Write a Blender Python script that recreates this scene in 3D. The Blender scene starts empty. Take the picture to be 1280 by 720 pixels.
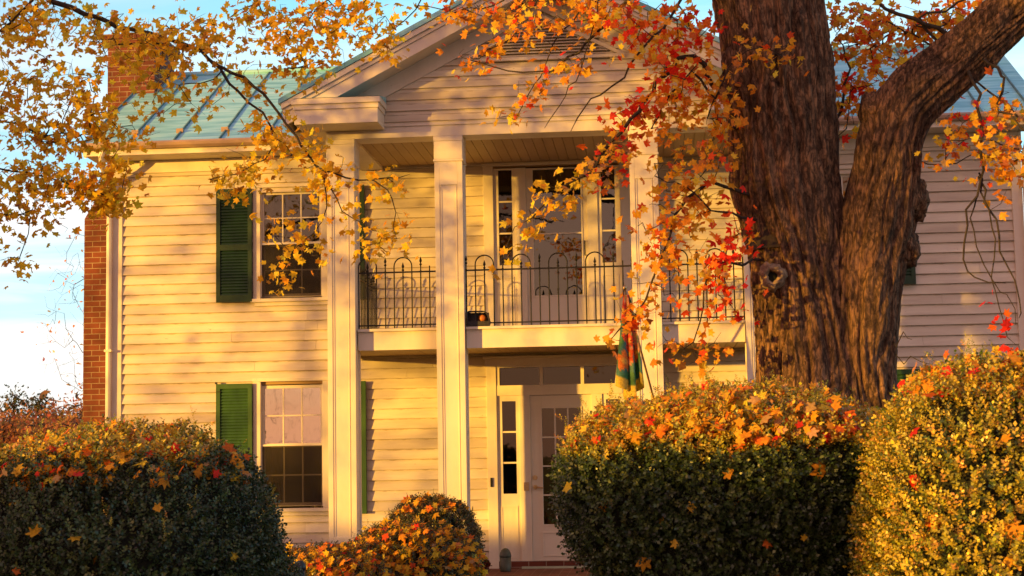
import bpy, math, random
import numpy as np
from mathutils import Vector, noise
random.seed(7)
RNG = np.random.default_rng(11)
SC = bpy.context.scene
COL = SC.collection
R = math.radians

# ------------------------------------------------------------------ camera numbers (measured from the photograph)
CAM = np.array([1.112, -19.317, 1.6]); YAW, PIT, ROL, FOC = .0866, .1013, -.0178, 2000.
FW = np.array([-math.sin(YAW)*math.cos(PIT), math.cos(YAW)*math.cos(PIT), math.sin(PIT)])
_r = np.array([math.cos(YAW), math.sin(YAW), 0.]); _u = np.cross(_r, FW)
RT = _r*math.cos(ROL)+_u*math.sin(ROL); UP = -_r*math.sin(ROL)+_u*math.cos(ROL)

def at(px, py, Y):
    """point of the vertical plane y = Y that the survey of the photograph puts at (px, py)"""
    d = FW+RT*(px-640)/FOC-UP*(py-360)/FOC
    return CAM+d*((Y-CAM[1])/d[1])

SUN_AZ, SUN_EL = R(50), R(3.2)
SUN_U = np.array([math.sin(SUN_AZ)*math.cos(SUN_EL), math.cos(SUN_AZ)*math.cos(SUN_EL), -math.sin(SUN_EL)])  # the way the rays travel

# ------------------------------------------------------------------ object helpers
def tag(o, label=None, cat=None, group=None, kind=None):
    if label: o['label'] = label
    if cat: o['category'] = cat
    if group: o['group'] = group
    if kind: o['kind'] = kind
    return o

def empty(name, loc, label, cat, group=None):
    o = bpy.data.objects.new(name, None); COL.objects.link(o); o.location = loc
    o.empty_display_size = .2
    return tag(o, label, cat, group)

def link(name, me, mat, parent=None):
    o = bpy.data.objects.new(name, me); COL.objects.link(o)
    if mat: me.materials.append(mat)
    if parent is not None:
        o.parent = parent
        if parent.type == 'EMPTY': o.location = -parent.location
    return o

def np_mesh(name, V, F, mat, parent=None, smooth=False, cols=None):
    """V (n,3), F (m,k) arrays -> one mesh object; cols (n,3) per-vertex own colour of the leaves"""
    V = np.asarray(V, np.float32); F = np.asarray(F, np.int32)
    me = bpy.data.meshes.new(name)
    me.vertices.add(len(V)); me.vertices.foreach_set('co', V.ravel())
    k = F.shape[1]
    me.loops.add(F.size); me.loops.foreach_set('vertex_index', F.ravel())
    me.polygons.add(len(F)); me.polygons.foreach_set('loop_start', np.arange(len(F), dtype=np.int32)*k)
    me.polygons.foreach_set('loop_total', np.full(len(F), k, np.int32))
    me.update(calc_edges=True)
    if smooth: me.polygons.foreach_set('use_smooth', np.ones(len(F), bool))
    if cols is not None:
        a = me.attributes.new('own', 'FLOAT_COLOR', 'POINT')
        a.data.foreach_set('color', np.concatenate([cols, np.ones((len(cols), 1))], 1).astype(np.float32).ravel())
    me.validate()
    return link(name, me, mat, parent)

class MB:
    def __init__(s): s.v = []; s.f = []
    def add(s, vs, fs):
        n = len(s.v); s.v += [tuple(map(float, v)) for v in vs]; s.f += [tuple(n+i for i in f) for f in fs]; return s
    def box(s, x0, x1, y0, y1, z0, z1):
        return s.add([(x0,y0,z0),(x1,y0,z0),(x1,y1,z0),(x0,y1,z0),(x0,y0,z1),(x1,y0,z1),(x1,y1,z1),(x0,y1,z1)],
                     [(0,3,2,1),(4,5,6,7),(0,1,5,4),(1,2,6,5),(2,3,7,6),(3,0,4,7)])
    def prism(s, poly, y0, y1):          # poly of (x, z), counter-clockwise seen from the front, extruded in y
        n = len(poly)
        vs = [(x, y0, z) for x, z in poly]+[(x, y1, z) for x, z in poly]
        return s.add(vs, [tuple(range(n)), tuple(range(2*n-1, n-1, -1))]+[(i, i+n, (i+1) % n+n, (i+1) % n) for i in range(n)])
    def prismx(s, poly, x0, x1):         # poly of (y, z) extruded in x
        n = len(poly)
        vs = [(x0, y, z) for y, z in poly]+[(x1, y, z) for y, z in poly]
        return s.add(vs, [tuple(range(n-1, -1, -1)), tuple(range(n, 2*n))]+[(i, (i+1) % n, (i+1) % n+n, i+n) for i in range(n)])
    def tube(s, pts, r, n=8, cap=True):
        pts = [Vector(p) for p in pts]
        rr = r if hasattr(r, '__len__') else [r]*len(pts)
        base = len(s.v); ref = Vector((0.13, .9, .31)).normalized()
        for i, p in enumerate(pts):
            t = (pts[min(i+1, len(pts)-1)]-pts[max(i-1, 0)]).normalized()
            a = t.cross(ref)
            if a.length < .1: a = t.cross(Vector((1, 0, 0)))
            a.normalize(); b = t.cross(a)
            for k in range(n):
                q = p+(a*math.cos(2*math.pi*k/n)+b*math.sin(2*math.pi*k/n))*rr[i]
                s.v.append(tuple(q))
        for i in range(len(pts)-1):
            for k in range(n):
                s.f.append((base+i*n+k, base+i*n+(k+1) % n, base+(i+1)*n+(k+1) % n, base+(i+1)*n+k))
        if cap:
            s.f.append(tuple(base+k for k in range(n-1, -1, -1)))
            s.f.append(tuple(base+(len(pts)-1)*n+k for k in range(n)))
        return s
    def lathe(s, c, prof, n=20):
        base = len(s.v)
        for r, z in prof:
            for k in range(n):
                a = 2*math.pi*k/n; s.v.append((c[0]+r*math.cos(a), c[1]+r*math.sin(a), c[2]+z))
        for i in range(len(prof)-1):
            for k in range(n):
                s.f.append((base+i*n+k, base+i*n+(k+1) % n, base+(i+1)*n+(k+1) % n, base+(i+1)*n+k))
        s.f.append(tuple(base+k for k in range(n-1, -1, -1)))
        s.f.append(tuple(base+(len(prof)-1)*n+k for k in range(n)))
        return s
    def build(s, name, mat, parent=None, smooth=False, bevel=0):
        me = bpy.data.meshes.new(name); me.from_pydata(s.v, [], s.f); me.update()
        uv = me.uv_layers.new(name='UVMap').data
        for p in me.polygons:
            n = p.normal; ax = max(range(3), key=lambda i: abs(n[i]))
            for li in p.loop_indices:
                c = me.vertices[me.loops[li].vertex_index].co
                uv[li].uv = (c.y, c.z) if ax == 0 else (c.x, c.z) if ax == 1 else (c.x, c.y)
        if smooth:
            for p in me.polygons: p.use_smooth = True
        o = link(name, me, mat, parent)
        if bevel:
            b = o.modifiers.new('bevel', 'BEVEL'); b.width = bevel; b.segments = 2; b.limit_method = 'ANGLE'
            b.harden_normals = False
        return o

# ------------------------------------------------------------------ materials
def new_mat(name):
    m = bpy.data.materials.new(name); m.use_nodes = True
    nt = m.node_tree; b = nt.nodes['Principled BSDF']
    return m, nt, b
def N(nt, t, **kw):
    n = nt.nodes.new(t)
    for k, v in kw.items():
        if k in n.inputs.keys(): n.inputs[k].default_value = v
        else: setattr(n, k, v)
    return n
def ramp(nt, stops):
    n = nt.nodes.new('ShaderNodeValToRGB'); e = n.color_ramp.elements
    while len(e) < len(stops): e.new(.5)
    for i, (p, c) in enumerate(stops):
        e[i].position = p; e[i].color = (*c, 1) if len(c) == 3 else c
    return n
def coords(nt, scale=(1, 1, 1), uv=False):
    tc = N(nt, 'ShaderNodeTexCoord'); mp = N(nt, 'ShaderNodeMapping')
    mp.inputs['Scale'].default_value = scale
    nt.links.new(tc.outputs['UV' if uv else 'Object'], mp.inputs['Vector'])
    return mp.outputs['Vector']
def bump(nt, b, h, strength=.3, dist=.01):
    bp = N(nt, 'ShaderNodeBump'); bp.inputs['Strength'].default_value = strength; bp.inputs['Distance'].default_value = dist
    nt.links.new(h, bp.inputs['Height']); nt.links.new(bp.outputs['Normal'], b.inputs['Normal'])

def mat_noise(name, c1, c2, scale=(4, 4, 4), rough=.6, bs=.2, bd=.004, detail=6, lo=.35, hi=.68, spec=.4, metal=0, c3=None):
    m, nt, b = new_mat(name)
    v = coords(nt, scale); n = N(nt, 'ShaderNodeTexNoise', Scale=1.0, Detail=detail, Roughness=.62)
    nt.links.new(v, n.inputs['Vector'])
    st = [(lo, c1), (hi, c2)] if c3 is None else [(lo, c1), ((lo+hi)/2, c2), (hi, c3)]
    r = ramp(nt, st); nt.links.new(n.outputs['Fac'], r.inputs['Fac'])
    nt.links.new(r.outputs['Color'], b.inputs['Base Color'])
    b.inputs['Roughness'].default_value = rough; b.inputs['Metallic'].default_value = metal
    b.inputs['Specular IOR Level'].default_value = spec
    bump(nt, b, n.outputs['Fac'], bs, bd)
    return m

def paint_mat(name, base, dirt, streak=(1.2, 1.2, 9)):
    """old house paint: slight colour drift, small chips and rain dirt"""
    m, nt, b = new_mat(name); L = nt.links.new
    n1 = N(nt, 'ShaderNodeTexNoise', Scale=1.0, Detail=7, Roughness=.6); L(coords(nt, streak), n1.inputs['Vector'])
    r1 = ramp(nt, [(.3, dirt), (.62, base)]); L(n1.outputs['Fac'], r1.inputs['Fac'])
    n2 = N(nt, 'ShaderNodeTexNoise', Scale=1.0, Detail=5, Roughness=.7); L(coords(nt, (14, 14, 45)), n2.inputs['Vector'])
    r2 = ramp(nt, [(.27, (0, 0, 0)), (.33, (1, 1, 1))]); L(n2.outputs['Fac'], r2.inputs['Fac'])
    mx = N(nt, 'ShaderNodeMix', data_type='RGBA'); L(r2.outputs['Color'], mx.inputs['Factor'])
    mx.inputs['A'].default_value = (dirt[0]*.62, dirt[1]*.6, dirt[2]*.58, 1); L(r1.outputs['Color'], mx.inputs['B'])
    L(mx.outputs['Result'], b.inputs['Base Color'])
    b.inputs['Roughness'].default_value = .5; b.inputs['Specular IOR Level'].default_value = .35
    n3 = N(nt, 'ShaderNodeTexNoise', Scale=1.0, Detail=4); L(coords(nt, (2.5, 60, 70)), n3.inputs['Vector'])
    bump(nt, b, n3.outputs['Fac'], .25, .003)
    return m

M = {}
def siding_mat():
    m = paint_mat('aged white siding paint', (.74, .665, .54), (.58, .50, .40)); nt = m.node_tree; L = nt.links.new; b = nt.nodes['Principled BSDF']
    tc = N(nt, 'ShaderNodeTexCoord'); sp = N(nt, 'ShaderNodeSeparateXYZ'); L(tc.outputs['Object'], sp.inputs[0])
    a = N(nt, 'ShaderNodeMath', operation='MULTIPLY_ADD'); L(sp.outputs['Z'], a.inputs[0]); a.inputs[1].default_value = 1/.123; a.inputs[2].default_value = -.30/.123+.11
    f = N(nt, 'ShaderNodeMath', operation='FLOOR'); L(a.outputs[0], f.inputs[0])
    x = N(nt, 'ShaderNodeMath', operation='MULTIPLY_ADD'); L(sp.outputs['X'], x.inputs[0]); x.inputs[1].default_value = .32; L(f.outputs[0], x.inputs[2])
    xf = N(nt, 'ShaderNodeMath', operation='FLOOR'); L(x.outputs[0], xf.inputs[0])
    cb = N(nt, 'ShaderNodeCombineXYZ'); L(xf.outputs[0], cb.inputs[0]); L(f.outputs[0], cb.inputs[1])
    wn = N(nt, 'ShaderNodeTexWhiteNoise'); L(cb.outputs[0], wn.inputs['Vector'])
    fr = N(nt, 'ShaderNodeMath', operation='FRACT'); L(a.outputs[0], fr.inputs[0])
    r = ramp(nt, [(0, (.86, .84, .82)), (.6, (1, 1, 1)), (1, (1.05, 1.06, 1.08))]); L(wn.outputs['Value'], r.inputs['Fac'])
    # shadow line and some grime painted in under each lap
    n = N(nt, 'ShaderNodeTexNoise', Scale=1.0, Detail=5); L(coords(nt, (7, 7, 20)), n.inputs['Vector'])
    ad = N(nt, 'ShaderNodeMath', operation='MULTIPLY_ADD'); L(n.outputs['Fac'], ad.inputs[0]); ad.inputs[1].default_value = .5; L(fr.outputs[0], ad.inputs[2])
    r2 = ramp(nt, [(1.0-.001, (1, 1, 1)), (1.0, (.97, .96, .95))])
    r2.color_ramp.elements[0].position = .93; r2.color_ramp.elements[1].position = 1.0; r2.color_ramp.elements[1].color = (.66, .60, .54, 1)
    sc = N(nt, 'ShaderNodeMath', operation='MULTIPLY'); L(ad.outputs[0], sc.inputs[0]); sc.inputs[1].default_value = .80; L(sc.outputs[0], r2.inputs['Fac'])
    src = b.inputs['Base Color'].links[0].from_socket
    m1 = N(nt, 'ShaderNodeMix', data_type='RGBA', blend_type='MULTIPLY'); m1.inputs['Factor'].default_value = 1; L(src, m1.inputs['A']); L(r.outputs['Color'], m1.inputs['B'])
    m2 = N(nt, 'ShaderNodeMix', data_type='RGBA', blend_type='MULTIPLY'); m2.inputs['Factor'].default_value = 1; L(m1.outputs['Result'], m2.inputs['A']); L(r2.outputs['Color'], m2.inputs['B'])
    L(m2.outputs['Result'], b.inputs['Base Color'])
    return m
M['siding'] = siding_mat()
M['unused'] = paint_mat('aged white siding paint', (.74, .665, .57), (.62, .54, .45))
M['trim'] = paint_mat('white trim paint', (.78, .71, .60), (.66, .58, .48), (3, 3, 1.2))
M['ceiling'] = paint_mat('shade darkened ceiling paint', (.42, .29, .17), (.34, .22, .12), (3, 1, 3))  # white boards coloured brown, the porch shade put into the base colour
M['door'] = paint_mat('white door paint', (.76, .69, .6), (.7, .63, .53), (2, 2, 2))
M['gutter'] = mat_noise('brown gutter metal', (.33, .22, .15), (.45, .31, .22), (3, 3, 8), .45, .15)
M['shutter'] = mat_noise('dark green shutter paint', (.006, .028, .012), (.012, .048, .018), (6, 6, 3), .5, .3, .003)
M['shutter_lower'] = mat_noise('lighter green shutter paint', (.018, .065, .012), (.035, .11, .02), (6, 6, 3), .55, .3, .003)  # lighter green used on the lower shutters
M['iron'] = mat_noise('black wrought iron', (.004, .0035, .003), (.012, .009, .007), (20, 20, 20), .5, .3, .002)
M['concrete'] = mat_noise('concrete', (.28, .25, .21), (.38, .34, .29), (8, 8, 8), .85, .4, .004)
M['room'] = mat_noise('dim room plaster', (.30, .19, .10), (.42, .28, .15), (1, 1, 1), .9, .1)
M['curtain'] = mat_noise('lace curtain', (.45, .38, .28), (.62, .54, .42), (30, 4, 6), .9, .3)
M['brass'] = mat_noise('aged brass', (.45, .30, .14), (.6, .45, .24), (30, 30, 30), .35, .1, metal=1)
M['core'] = mat_noise('near black fill', (.006, .008, .004), (.016, .018, .008), (25, 25, 25), .95, .5, .02)  # near black; paints the shade inside shrubs, also fills knothole and flue

def glass_mat(name, refl, tint):
    m, nt, b = new_mat(name); L = nt.links.new
    out = nt.nodes['Material Output']; nt.nodes.remove(b)
    n = N(nt, 'ShaderNodeTexNoise', Scale=1.0, Detail=2); L(coords(nt, (5, 5, 4)), n.inputs['Vector'])
    bp = N(nt, 'ShaderNodeBump'); bp.inputs['Strength'].default_value = .18; bp.inputs['Distance'].default_value = .004
    L(n.outputs['Fac'], bp.inputs['Height'])
    g = N(nt, 'ShaderNodeBsdfGlossy', Color=(.96, .84, .58, 1), Roughness=.015); L(bp.outputs['Normal'], g.inputs['Normal'])
    t = N(nt, 'ShaderNodeBsdfTransparent', Color=(*tint, 1))
    fr = N(nt, 'ShaderNodeFresnel', IOR=1.5)
    ad = N(nt, 'ShaderNodeMath', operation='ADD', use_clamp=True); L(fr.outputs['Fac'], ad.inputs[0]); ad.inputs[1].default_value = refl
    mx = N(nt, 'ShaderNodeMixShader'); L(ad.outputs[0], mx.inputs['Fac']); L(t.outputs[0], mx.inputs[1]); L(g.outputs[0], mx.inputs[2])
    L(mx.outputs[0], out.inputs['Surface'])
    return m
M['glass'] = glass_mat('old wavy window glass', .05, (.72, .66, .58))
M['glass_sky'] = glass_mat('old glass mirroring the sky', .50, (.6, .55, .5))
M['glass_dim'] = glass_mat('door glass', .02, (.52, .44, .34))
M['storm'] = glass_mat('storm door glass', .09, (.30, .33, .36))

def screen_mat():
    m, nt, b = new_mat('insect screen'); L = nt.links.new
    out = nt.nodes['Material Output']
    b.inputs['Base Color'].default_value = (.05, .04, .035, 1); b.inputs['Roughness'].default_value = .8
    t = N(nt, 'ShaderNodeBsdfTransparent', Color=(.8, .78, .75, 1)); mx = N(nt, 'ShaderNodeMixShader'); mx.inputs['Fac'].default_value = .30
    L(t.outputs[0], mx.inputs[1]); L(b.outputs[0], mx.inputs[2]); L(mx.outputs[0], out.inputs['Surface'])
    return m
M['screen'] = screen_mat()

def brick_mat():
    m, nt, b = new_mat('red brick'); L = nt.links.new
    v = coords(nt, (1, 1, 1), uv=True)
    br = N(nt, 'ShaderNodeTexBrick', Scale=1.0); br.offset = .5
    br.inputs['Brick Width'].default_value = .21; br.inputs['Row Height'].default_value = .071; br.inputs['Mortar Size'].default_value = .006
    br.inputs['Color1'].default_value = (.15, .034, .018, 1); br.inputs['Color2'].default_value = (.22, .06, .03, 1)
    br.inputs['Mortar'].default_value = (.34, .24, .17, 1); br.inputs['Mortar Smooth'].default_value = .3; br.inputs['Bias'].default_value = -.1
    L(v, br.inputs['Vector'])
    n = N(nt, 'ShaderNodeTexNoise', Scale=3.0, Detail=6); L(v, n.inputs['Vector'])
    r = ramp(nt, [(.3, (.45, .4, .4)), (.65, (1, 1, 1))]); L(n.outputs['Fac'], r.inputs['Fac'])
    mx = N(nt, 'ShaderNodeMix', data_type='RGBA', blend_type='MULTIPLY'); mx.inputs['Factor'].default_value = 1
    L(br.outputs['Color'], mx.inputs['A']); L(r.outputs['Color'], mx.inputs['B']); L(mx.outputs['Result'], b.inputs['Base Color'])
    b.inputs['Roughness'].default_value = .9
    iv = N(nt, 'ShaderNodeMath', operation='SUBTRACT'); iv.inputs[0].default_value = 1; L(br.outputs['Fac'], iv.inputs[1])
    bump(nt, b, iv.outputs[0], .8, .008)
    return m
M['brick'] = brick_mat()

def roof_mat():
    m, nt, b = new_mat('teal painted metal roof'); L = nt.links.new
    n = N(nt, 'ShaderNodeTexNoise', Scale=1.0, Detail=6); L(coords(nt, (1.5, 14, 1)), n.inputs['Vector'])
    r = ramp(nt, [(.32, (.12, .38, .46)), (.5, (.22, .56, .66)), (.7, (.36, .68, .76))]); L(n.outputs['Fac'], r.inputs['Fac'])
    n2 = N(nt, 'ShaderNodeTexNoise', Scale=1.0, Detail=8, Roughness=.7); L(coords(nt, (5, 5, 5)), n2.inputs['Vector'])
    r2 = ramp(nt, [(.66, (0, 0, 0)), (.74, (1, 1, 1))]); L(n2.outputs['Fac'], r2.inputs['Fac'])
    mx = N(nt, 'ShaderNodeMix', data_type='RGBA'); L(r2.outputs['Color'], mx.inputs['Factor']); L(r.outputs['Color'], mx.inputs['A'])
    mx.inputs['B'].default_value = (.22, .12, .07, 1); L(mx.outputs['Result'], b.inputs['Base Color'])
    b.inputs['Roughness'].default_value = .38; bump(nt, b, n.outputs['Fac'], .3, .01)
    return m
M['roof'] = roof_mat()
M['seam'] = mat_noise('dull seam metal', (.05, .12, .13), (.12, .22, .22), (3, 9, 3), .6, .2)

def bark_mat(name, a, c, e):
    m, nt, b = new_mat(name); L = nt.links.new
    v = coords(nt, (11, 11, 1.5))
    w = N(nt, 'ShaderNodeTexNoise', Scale=1.0, Detail=9, Roughness=.74, Distortion=.6); L(coords(nt, (22, 22, 9)), w.inputs['Vector'])
    wl = N(nt, 'ShaderNodeTexNoise', Scale=2.0, Detail=5, Roughness=.6); L(coords(nt, (2.2, 2.2, 1.3)), wl.inputs['Vector'])
    vo = N(nt, 'ShaderNodeTexVoronoi', Scale=3.0, feature='DISTANCE_TO_EDGE')
    v2 = N(nt, 'ShaderNodeVectorMath', operation='ADD'); L(v, v2.inputs[0])
    sc = N(nt, 'ShaderNodeVectorMath', operation='SCALE'); sc.inputs['Scale'].default_value = 1.3; L(wl.outputs['Color'], sc.inputs[0]); L(sc.outputs[0], v2.inputs[1])
    L(v2.outputs[0], vo.inputs['Vector'])
    ve = N(nt, 'ShaderNodeMapRange'); ve.inputs['From Max'].default_value = .22; L(vo.outputs['Distance'], ve.inputs['Value'])
    a1 = N(nt, 'ShaderNodeMath', operation='MULTIPLY_ADD'); L(ve.outputs[0], a1.inputs[0]); a1.inputs[1].default_value = .15; L(w.outputs['Fac'], a1.inputs[2])
    ad = N(nt, 'ShaderNodeMath', operation='MULTIPLY_ADD'); L(wl.outputs['Fac'], ad.inputs[0]); ad.inputs[1].default_value = .35; L(a1.outputs[0], ad.inputs[2])
    r = ramp(nt, [(.52, a), (.74, c), (1.0, e)]); L(ad.outputs[0], r.inputs['Fac']); L(r.outputs['Color'], b.inputs['Base Color'])
    b.inputs['Roughness'].default_value = .9; b.inputs['Specular IOR Level'].default_value = .2
    bump(nt, b, ad.outputs[0], 1.0, .035)
    return m
M['bark'] = bark_mat('furrowed maple bark', (.010, .007, .005), (.115, .068, .042), (.46, .25, .13))
M['twig'] = mat_noise('dark twig bark', (.02, .014, .010), (.055, .04, .03), (30, 30, 30), .9, .3)
M['wood'] = mat_noise('healed pale wood', (.13, .085, .055), (.40, .29, .18), (28, 28, 28), .85, 1.0, .02)

def leaf_mat(name, trans=.35, rough=.45, spec=.35):
    m, nt, b = new_mat(name); L = nt.links.new
    out = nt.nodes['Material Output']
    a = N(nt, 'ShaderNodeAttribute', attribute_name='own')
    n = N(nt, 'ShaderNodeTexNoise', Scale=60.0, Detail=2); tc = N(nt, 'ShaderNodeTexCoord'); L(tc.outputs['Object'], n.inputs['Vector'])
    r = ramp(nt, [(.3, (.72, .72, .72)), (.7, (1.1, 1.1, 1.1))]); L(n.outputs['Fac'], r.inputs['Fac'])
    mx = N(nt, 'ShaderNodeMix', data_type='RGBA', blend_type='MULTIPLY'); mx.inputs['Factor'].default_value = 1
    L(a.outputs['Color'], mx.inputs['A']); L(r.outputs['Color'], mx.inputs['B'])
    L(mx.outputs['Result'], b.inputs['Base Color']); b.inputs['Roughness'].default_value = rough; b.inputs['Specular IOR Level'].default_value = spec
    t = N(nt, 'ShaderNodeBsdfTranslucent'); L(mx.outputs['Result'], t.inputs['Color'])
    ms = N(nt, 'ShaderNodeMixShader'); ms.inputs['Fac'].default_value = trans
    L(b.outputs[0], ms.inputs[1]); L(t.outputs[0], ms.inputs[2]); L(ms.outputs[0], out.inputs['Surface'])
    return m
M['leaf'] = leaf_mat('maple leaf', .5, .5, .25)
M['box'] = leaf_mat('boxwood leaf', .28, .34, .6)

# ------------------------------------------------------------------ ground
LAWN = mat_noise('autumn lawn', (.035, .05, .014), (.09, .085, .03), (3, 3, 3), .95, .6, .03, 9, c3=(.15, .10, .045))
def ground():
    n = 60; xs = np.sinh(np.linspace(-3.9, 3.9, n))*13; V = []
    for y in xs:
        for x in xs:
            d = math.hypot(x, y+5)
            V.append((x, y, -.02+(.05*noise.noise((x*.3, y*.3, 0)) if 6 < d < 60 else 0)-(0.03 if d > 6 else 0)))
    F = [(j*n+i, j*n+i+1, (j+1)*n+i+1, (j+1)*n+i) for j in range(n-1) for i in range(n-1)]
    o = np_mesh('lawn', V, F, LAWN, smooth=True); tag(o, kind='structure')
ground()
p = MB().box(-1.0, .6, -19, -2.75, -.06, .035).build('brick_path', M['brick']); tag(p, kind='structure')

# ------------------------------------------------------------------ the house
HOUSE = empty('farmhouse', (0, 0, 0), 'white clapboard farmhouse with a two storey columned portico and teal metal roof', 'house')
XC, YB = 5.52, 4.3
E_LAP = .123

def siding(name, x0f, x1f, z0, z1, y, holes=(), axis='x', parent=HOUSE, mat='siding', out=-1, lap=E_LAP, zphase=0.):
    """lapped boards; x0f/x1f give the run ends at height z; holes (a0,a1,z0,z1) are left open; out: outward sense"""
    mb = MB(); k = 0; z = z0-zphase
    while z < z1-1e-4:
        zb, zt = max(z, z0), min(z+lap, z1); zc = (zb+zt)/2; z += lap
        if zt-zb < .01: continue
        a, b = x0f(zb), x1f(zb)
        runs = [(a, b)]
        for (h0, h1, hz0, hz1) in holes:
            if hz0 < zc < hz1:
                nr = []
                for r0, r1 in runs:
                    if h1 <= r0 or h0 >= r1: nr.append((r0, r1)); continue
                    if h0 > r0: nr.append((r0, h0))
                    if h1 < r1: nr.append((h1, r1))
                runs = nr
        for r0, r1 in runs:
            if r1-r0 < .02: continue
            cuts = [r0]; x = r0+random.uniform(1.2, 3.8)
            while x < r1-.4: cuts.append(x); x += random.uniform(2.2, 4.2)
            cuts.append(r1)
            for c0, c1 in zip(cuts[:-1], cuts[1:]):
                c1 -= .0025 if c1 < r1 else 0
                n = max(1, int((c1-c0)/.45)); dz0 = random.uniform(-.002, .002); pr = random.uniform(-.002, .003)
                V = []
                for i in range(n+1):
                    t = c0+(c1-c0)*i/n
                    j = noise.noise((t*.9, zc*3, y+3))*.003
                    b_ = zb-.012+dz0+j*1.2; o1 = .033+pr+j; o2 = .006
                    prof = [(o2-.004, b_), (o1, b_), (o1, b_+.007), (o2, zt)]
                    for oo, zz in prof:
                        V.append((t, y+out*oo, zz) if axis == 'x' else (y+out*oo, t, zz))
                F = []
                for i in range(n):
                    for q in range(3):
                        F.append((i*4+q, (i+1)*4+q, (i+1)*4+q+1, i*4+q+1))
                F += [(0, 1, 2, 3), (n*4+3, n*4+2, n*4+1, n*4)]
                mb.add(V, F)
    o = mb.build(name, M[mat], parent)
    return o

WIN = [(-3.29, .973, 2.449, 1.716), (-3.29, 3.534, 4.853, 4.196), (3.33, .973, 2.449, 1.716), (3.33, 3.534, 4.853, 4.196)]
holes = [(cx-.44, cx+.44, z0-.05, z1+.04) for cx, z0, z1, zm in WIN]+[(-.80, .80, .0, 2.64), (-.78, .80, 2.9, 5.09)]
siding('wall', lambda z: -XC+.09, lambda z: XC-.09, .30, 5.25, 0, holes)
for s in (-1, 1):
    w = siding('wall', lambda z: .09, lambda z: YB-.09, .30, 5.25, s*XC, axis='y', out=s)
    g = siding('wall', lambda z: .02+(z-5.25)/.5577, lambda z: YB-.02-(z-5.25)/.5577, 5.25, 6.42, s*XC, axis='y', out=s)
siding('wall', lambda z: -XC+.09, lambda z: XC-.09, .30, 5.3, YB, out=1)
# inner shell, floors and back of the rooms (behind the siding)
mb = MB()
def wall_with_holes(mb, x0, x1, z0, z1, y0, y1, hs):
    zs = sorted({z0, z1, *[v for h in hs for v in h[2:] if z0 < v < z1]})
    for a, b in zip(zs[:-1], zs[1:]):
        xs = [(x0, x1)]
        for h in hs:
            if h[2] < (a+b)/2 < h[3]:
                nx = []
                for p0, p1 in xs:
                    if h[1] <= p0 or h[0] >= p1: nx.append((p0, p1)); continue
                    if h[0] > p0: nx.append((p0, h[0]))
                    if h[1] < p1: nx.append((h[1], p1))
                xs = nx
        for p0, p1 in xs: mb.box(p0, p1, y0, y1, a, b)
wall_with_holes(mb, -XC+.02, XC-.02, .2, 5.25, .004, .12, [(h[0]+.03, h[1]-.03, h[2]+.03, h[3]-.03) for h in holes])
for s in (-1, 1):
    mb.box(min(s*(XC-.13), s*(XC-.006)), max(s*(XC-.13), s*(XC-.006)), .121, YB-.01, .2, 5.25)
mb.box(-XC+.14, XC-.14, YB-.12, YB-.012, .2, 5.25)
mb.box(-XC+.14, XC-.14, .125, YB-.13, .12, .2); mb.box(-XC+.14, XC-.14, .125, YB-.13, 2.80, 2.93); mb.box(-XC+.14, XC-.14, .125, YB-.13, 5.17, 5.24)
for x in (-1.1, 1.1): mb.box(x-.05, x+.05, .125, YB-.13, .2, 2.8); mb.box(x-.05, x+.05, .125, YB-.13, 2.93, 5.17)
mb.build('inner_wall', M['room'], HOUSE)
MB().box(-XC-.02, XC+.02, -.035, YB+.035, -.1, .285).build('foundation', M['brick'], HOUSE)
# corner boards, frieze
for s in (-1, 1):
    a, b = sorted((s*(XC+.03), s*(XC-.095)))
    MB().box(a, b, -.044, .10, .29, 5.2).build('corner_board', M['trim'], HOUSE, bevel=.004)
    MB().box(a, b, YB-.1, YB+.034, .29, 5.2).build('corner_board', M['trim'], HOUSE)
for a, b in ((-XC-.045, -2.44), (2.44, XC+.045)): MB().box(a, b, -.050, -.002, 5.13, 5.285).build('frieze_board', M['trim'], HOUSE, bevel=.004)

# main roof: two metal slopes, ridge, standing seams
SL = .5577; EY, EZ = -.45, 5.44; RY, RZ = 2.15, 5.44+2.6*.5577; XR = 5.80
def slope_y(y): return EZ+(y-EY)*SL
mb = MB(); th = .035
mb.prismx([(EY, EZ), (RY, RZ), (RY, RZ-th), (EY, EZ-th)][::-1], -XR, XR)
BY = 2*RY-EY
mb.prismx([(RY+.001, RZ), (BY, EZ), (BY, EZ-th), (RY+.001, RZ-th)][::-1], -XR, XR)
roof = mb.build('roof', M['roof'], HOUSE); mb = MB()
x = -XR+.01
sx = []
while x < XR: sx.append(x); x += .57
for x in sx:
    for s in (1, -1):
        ya, yb = (EY-.005, RY) if s == 1 else (BY+.005, RY)
        mb.add([(x-.009, ya, EZ-.004), (x+.009, ya, EZ-.004), (x+.009, yb, RZ-.004), (x-.009, yb, RZ-.004),
                (x-.007, ya, EZ+.024), (x+.007, ya, EZ+.024), (x+.007, yb, RZ+.024), (x-.007, yb, RZ+.024)],
               [(0, 3, 2, 1), (4, 5, 6, 7), (0, 1, 5, 4), (1, 2, 6, 5), (2, 3, 7, 6), (3, 0, 4, 7)])
mb.build('seams', M['seam'], roof)
MB().tube([(-XR-.01, RY, RZ+.02), (XR+.01, RY, RZ+.02)], .035, 8).build('ridge_cap', M['roof'], roof)
# snow guards: little iron cleats near the eave
for i, x in enumerate(sx[1:-1]):
    if abs(x) > 3.1: MB().box(x-.055, x+.03, EY+.28, EY+.34, slope_y(EY+.30)-.01, slope_y(EY+.30)+.05).build('snow_guard', M['gutter'], roof)
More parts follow.
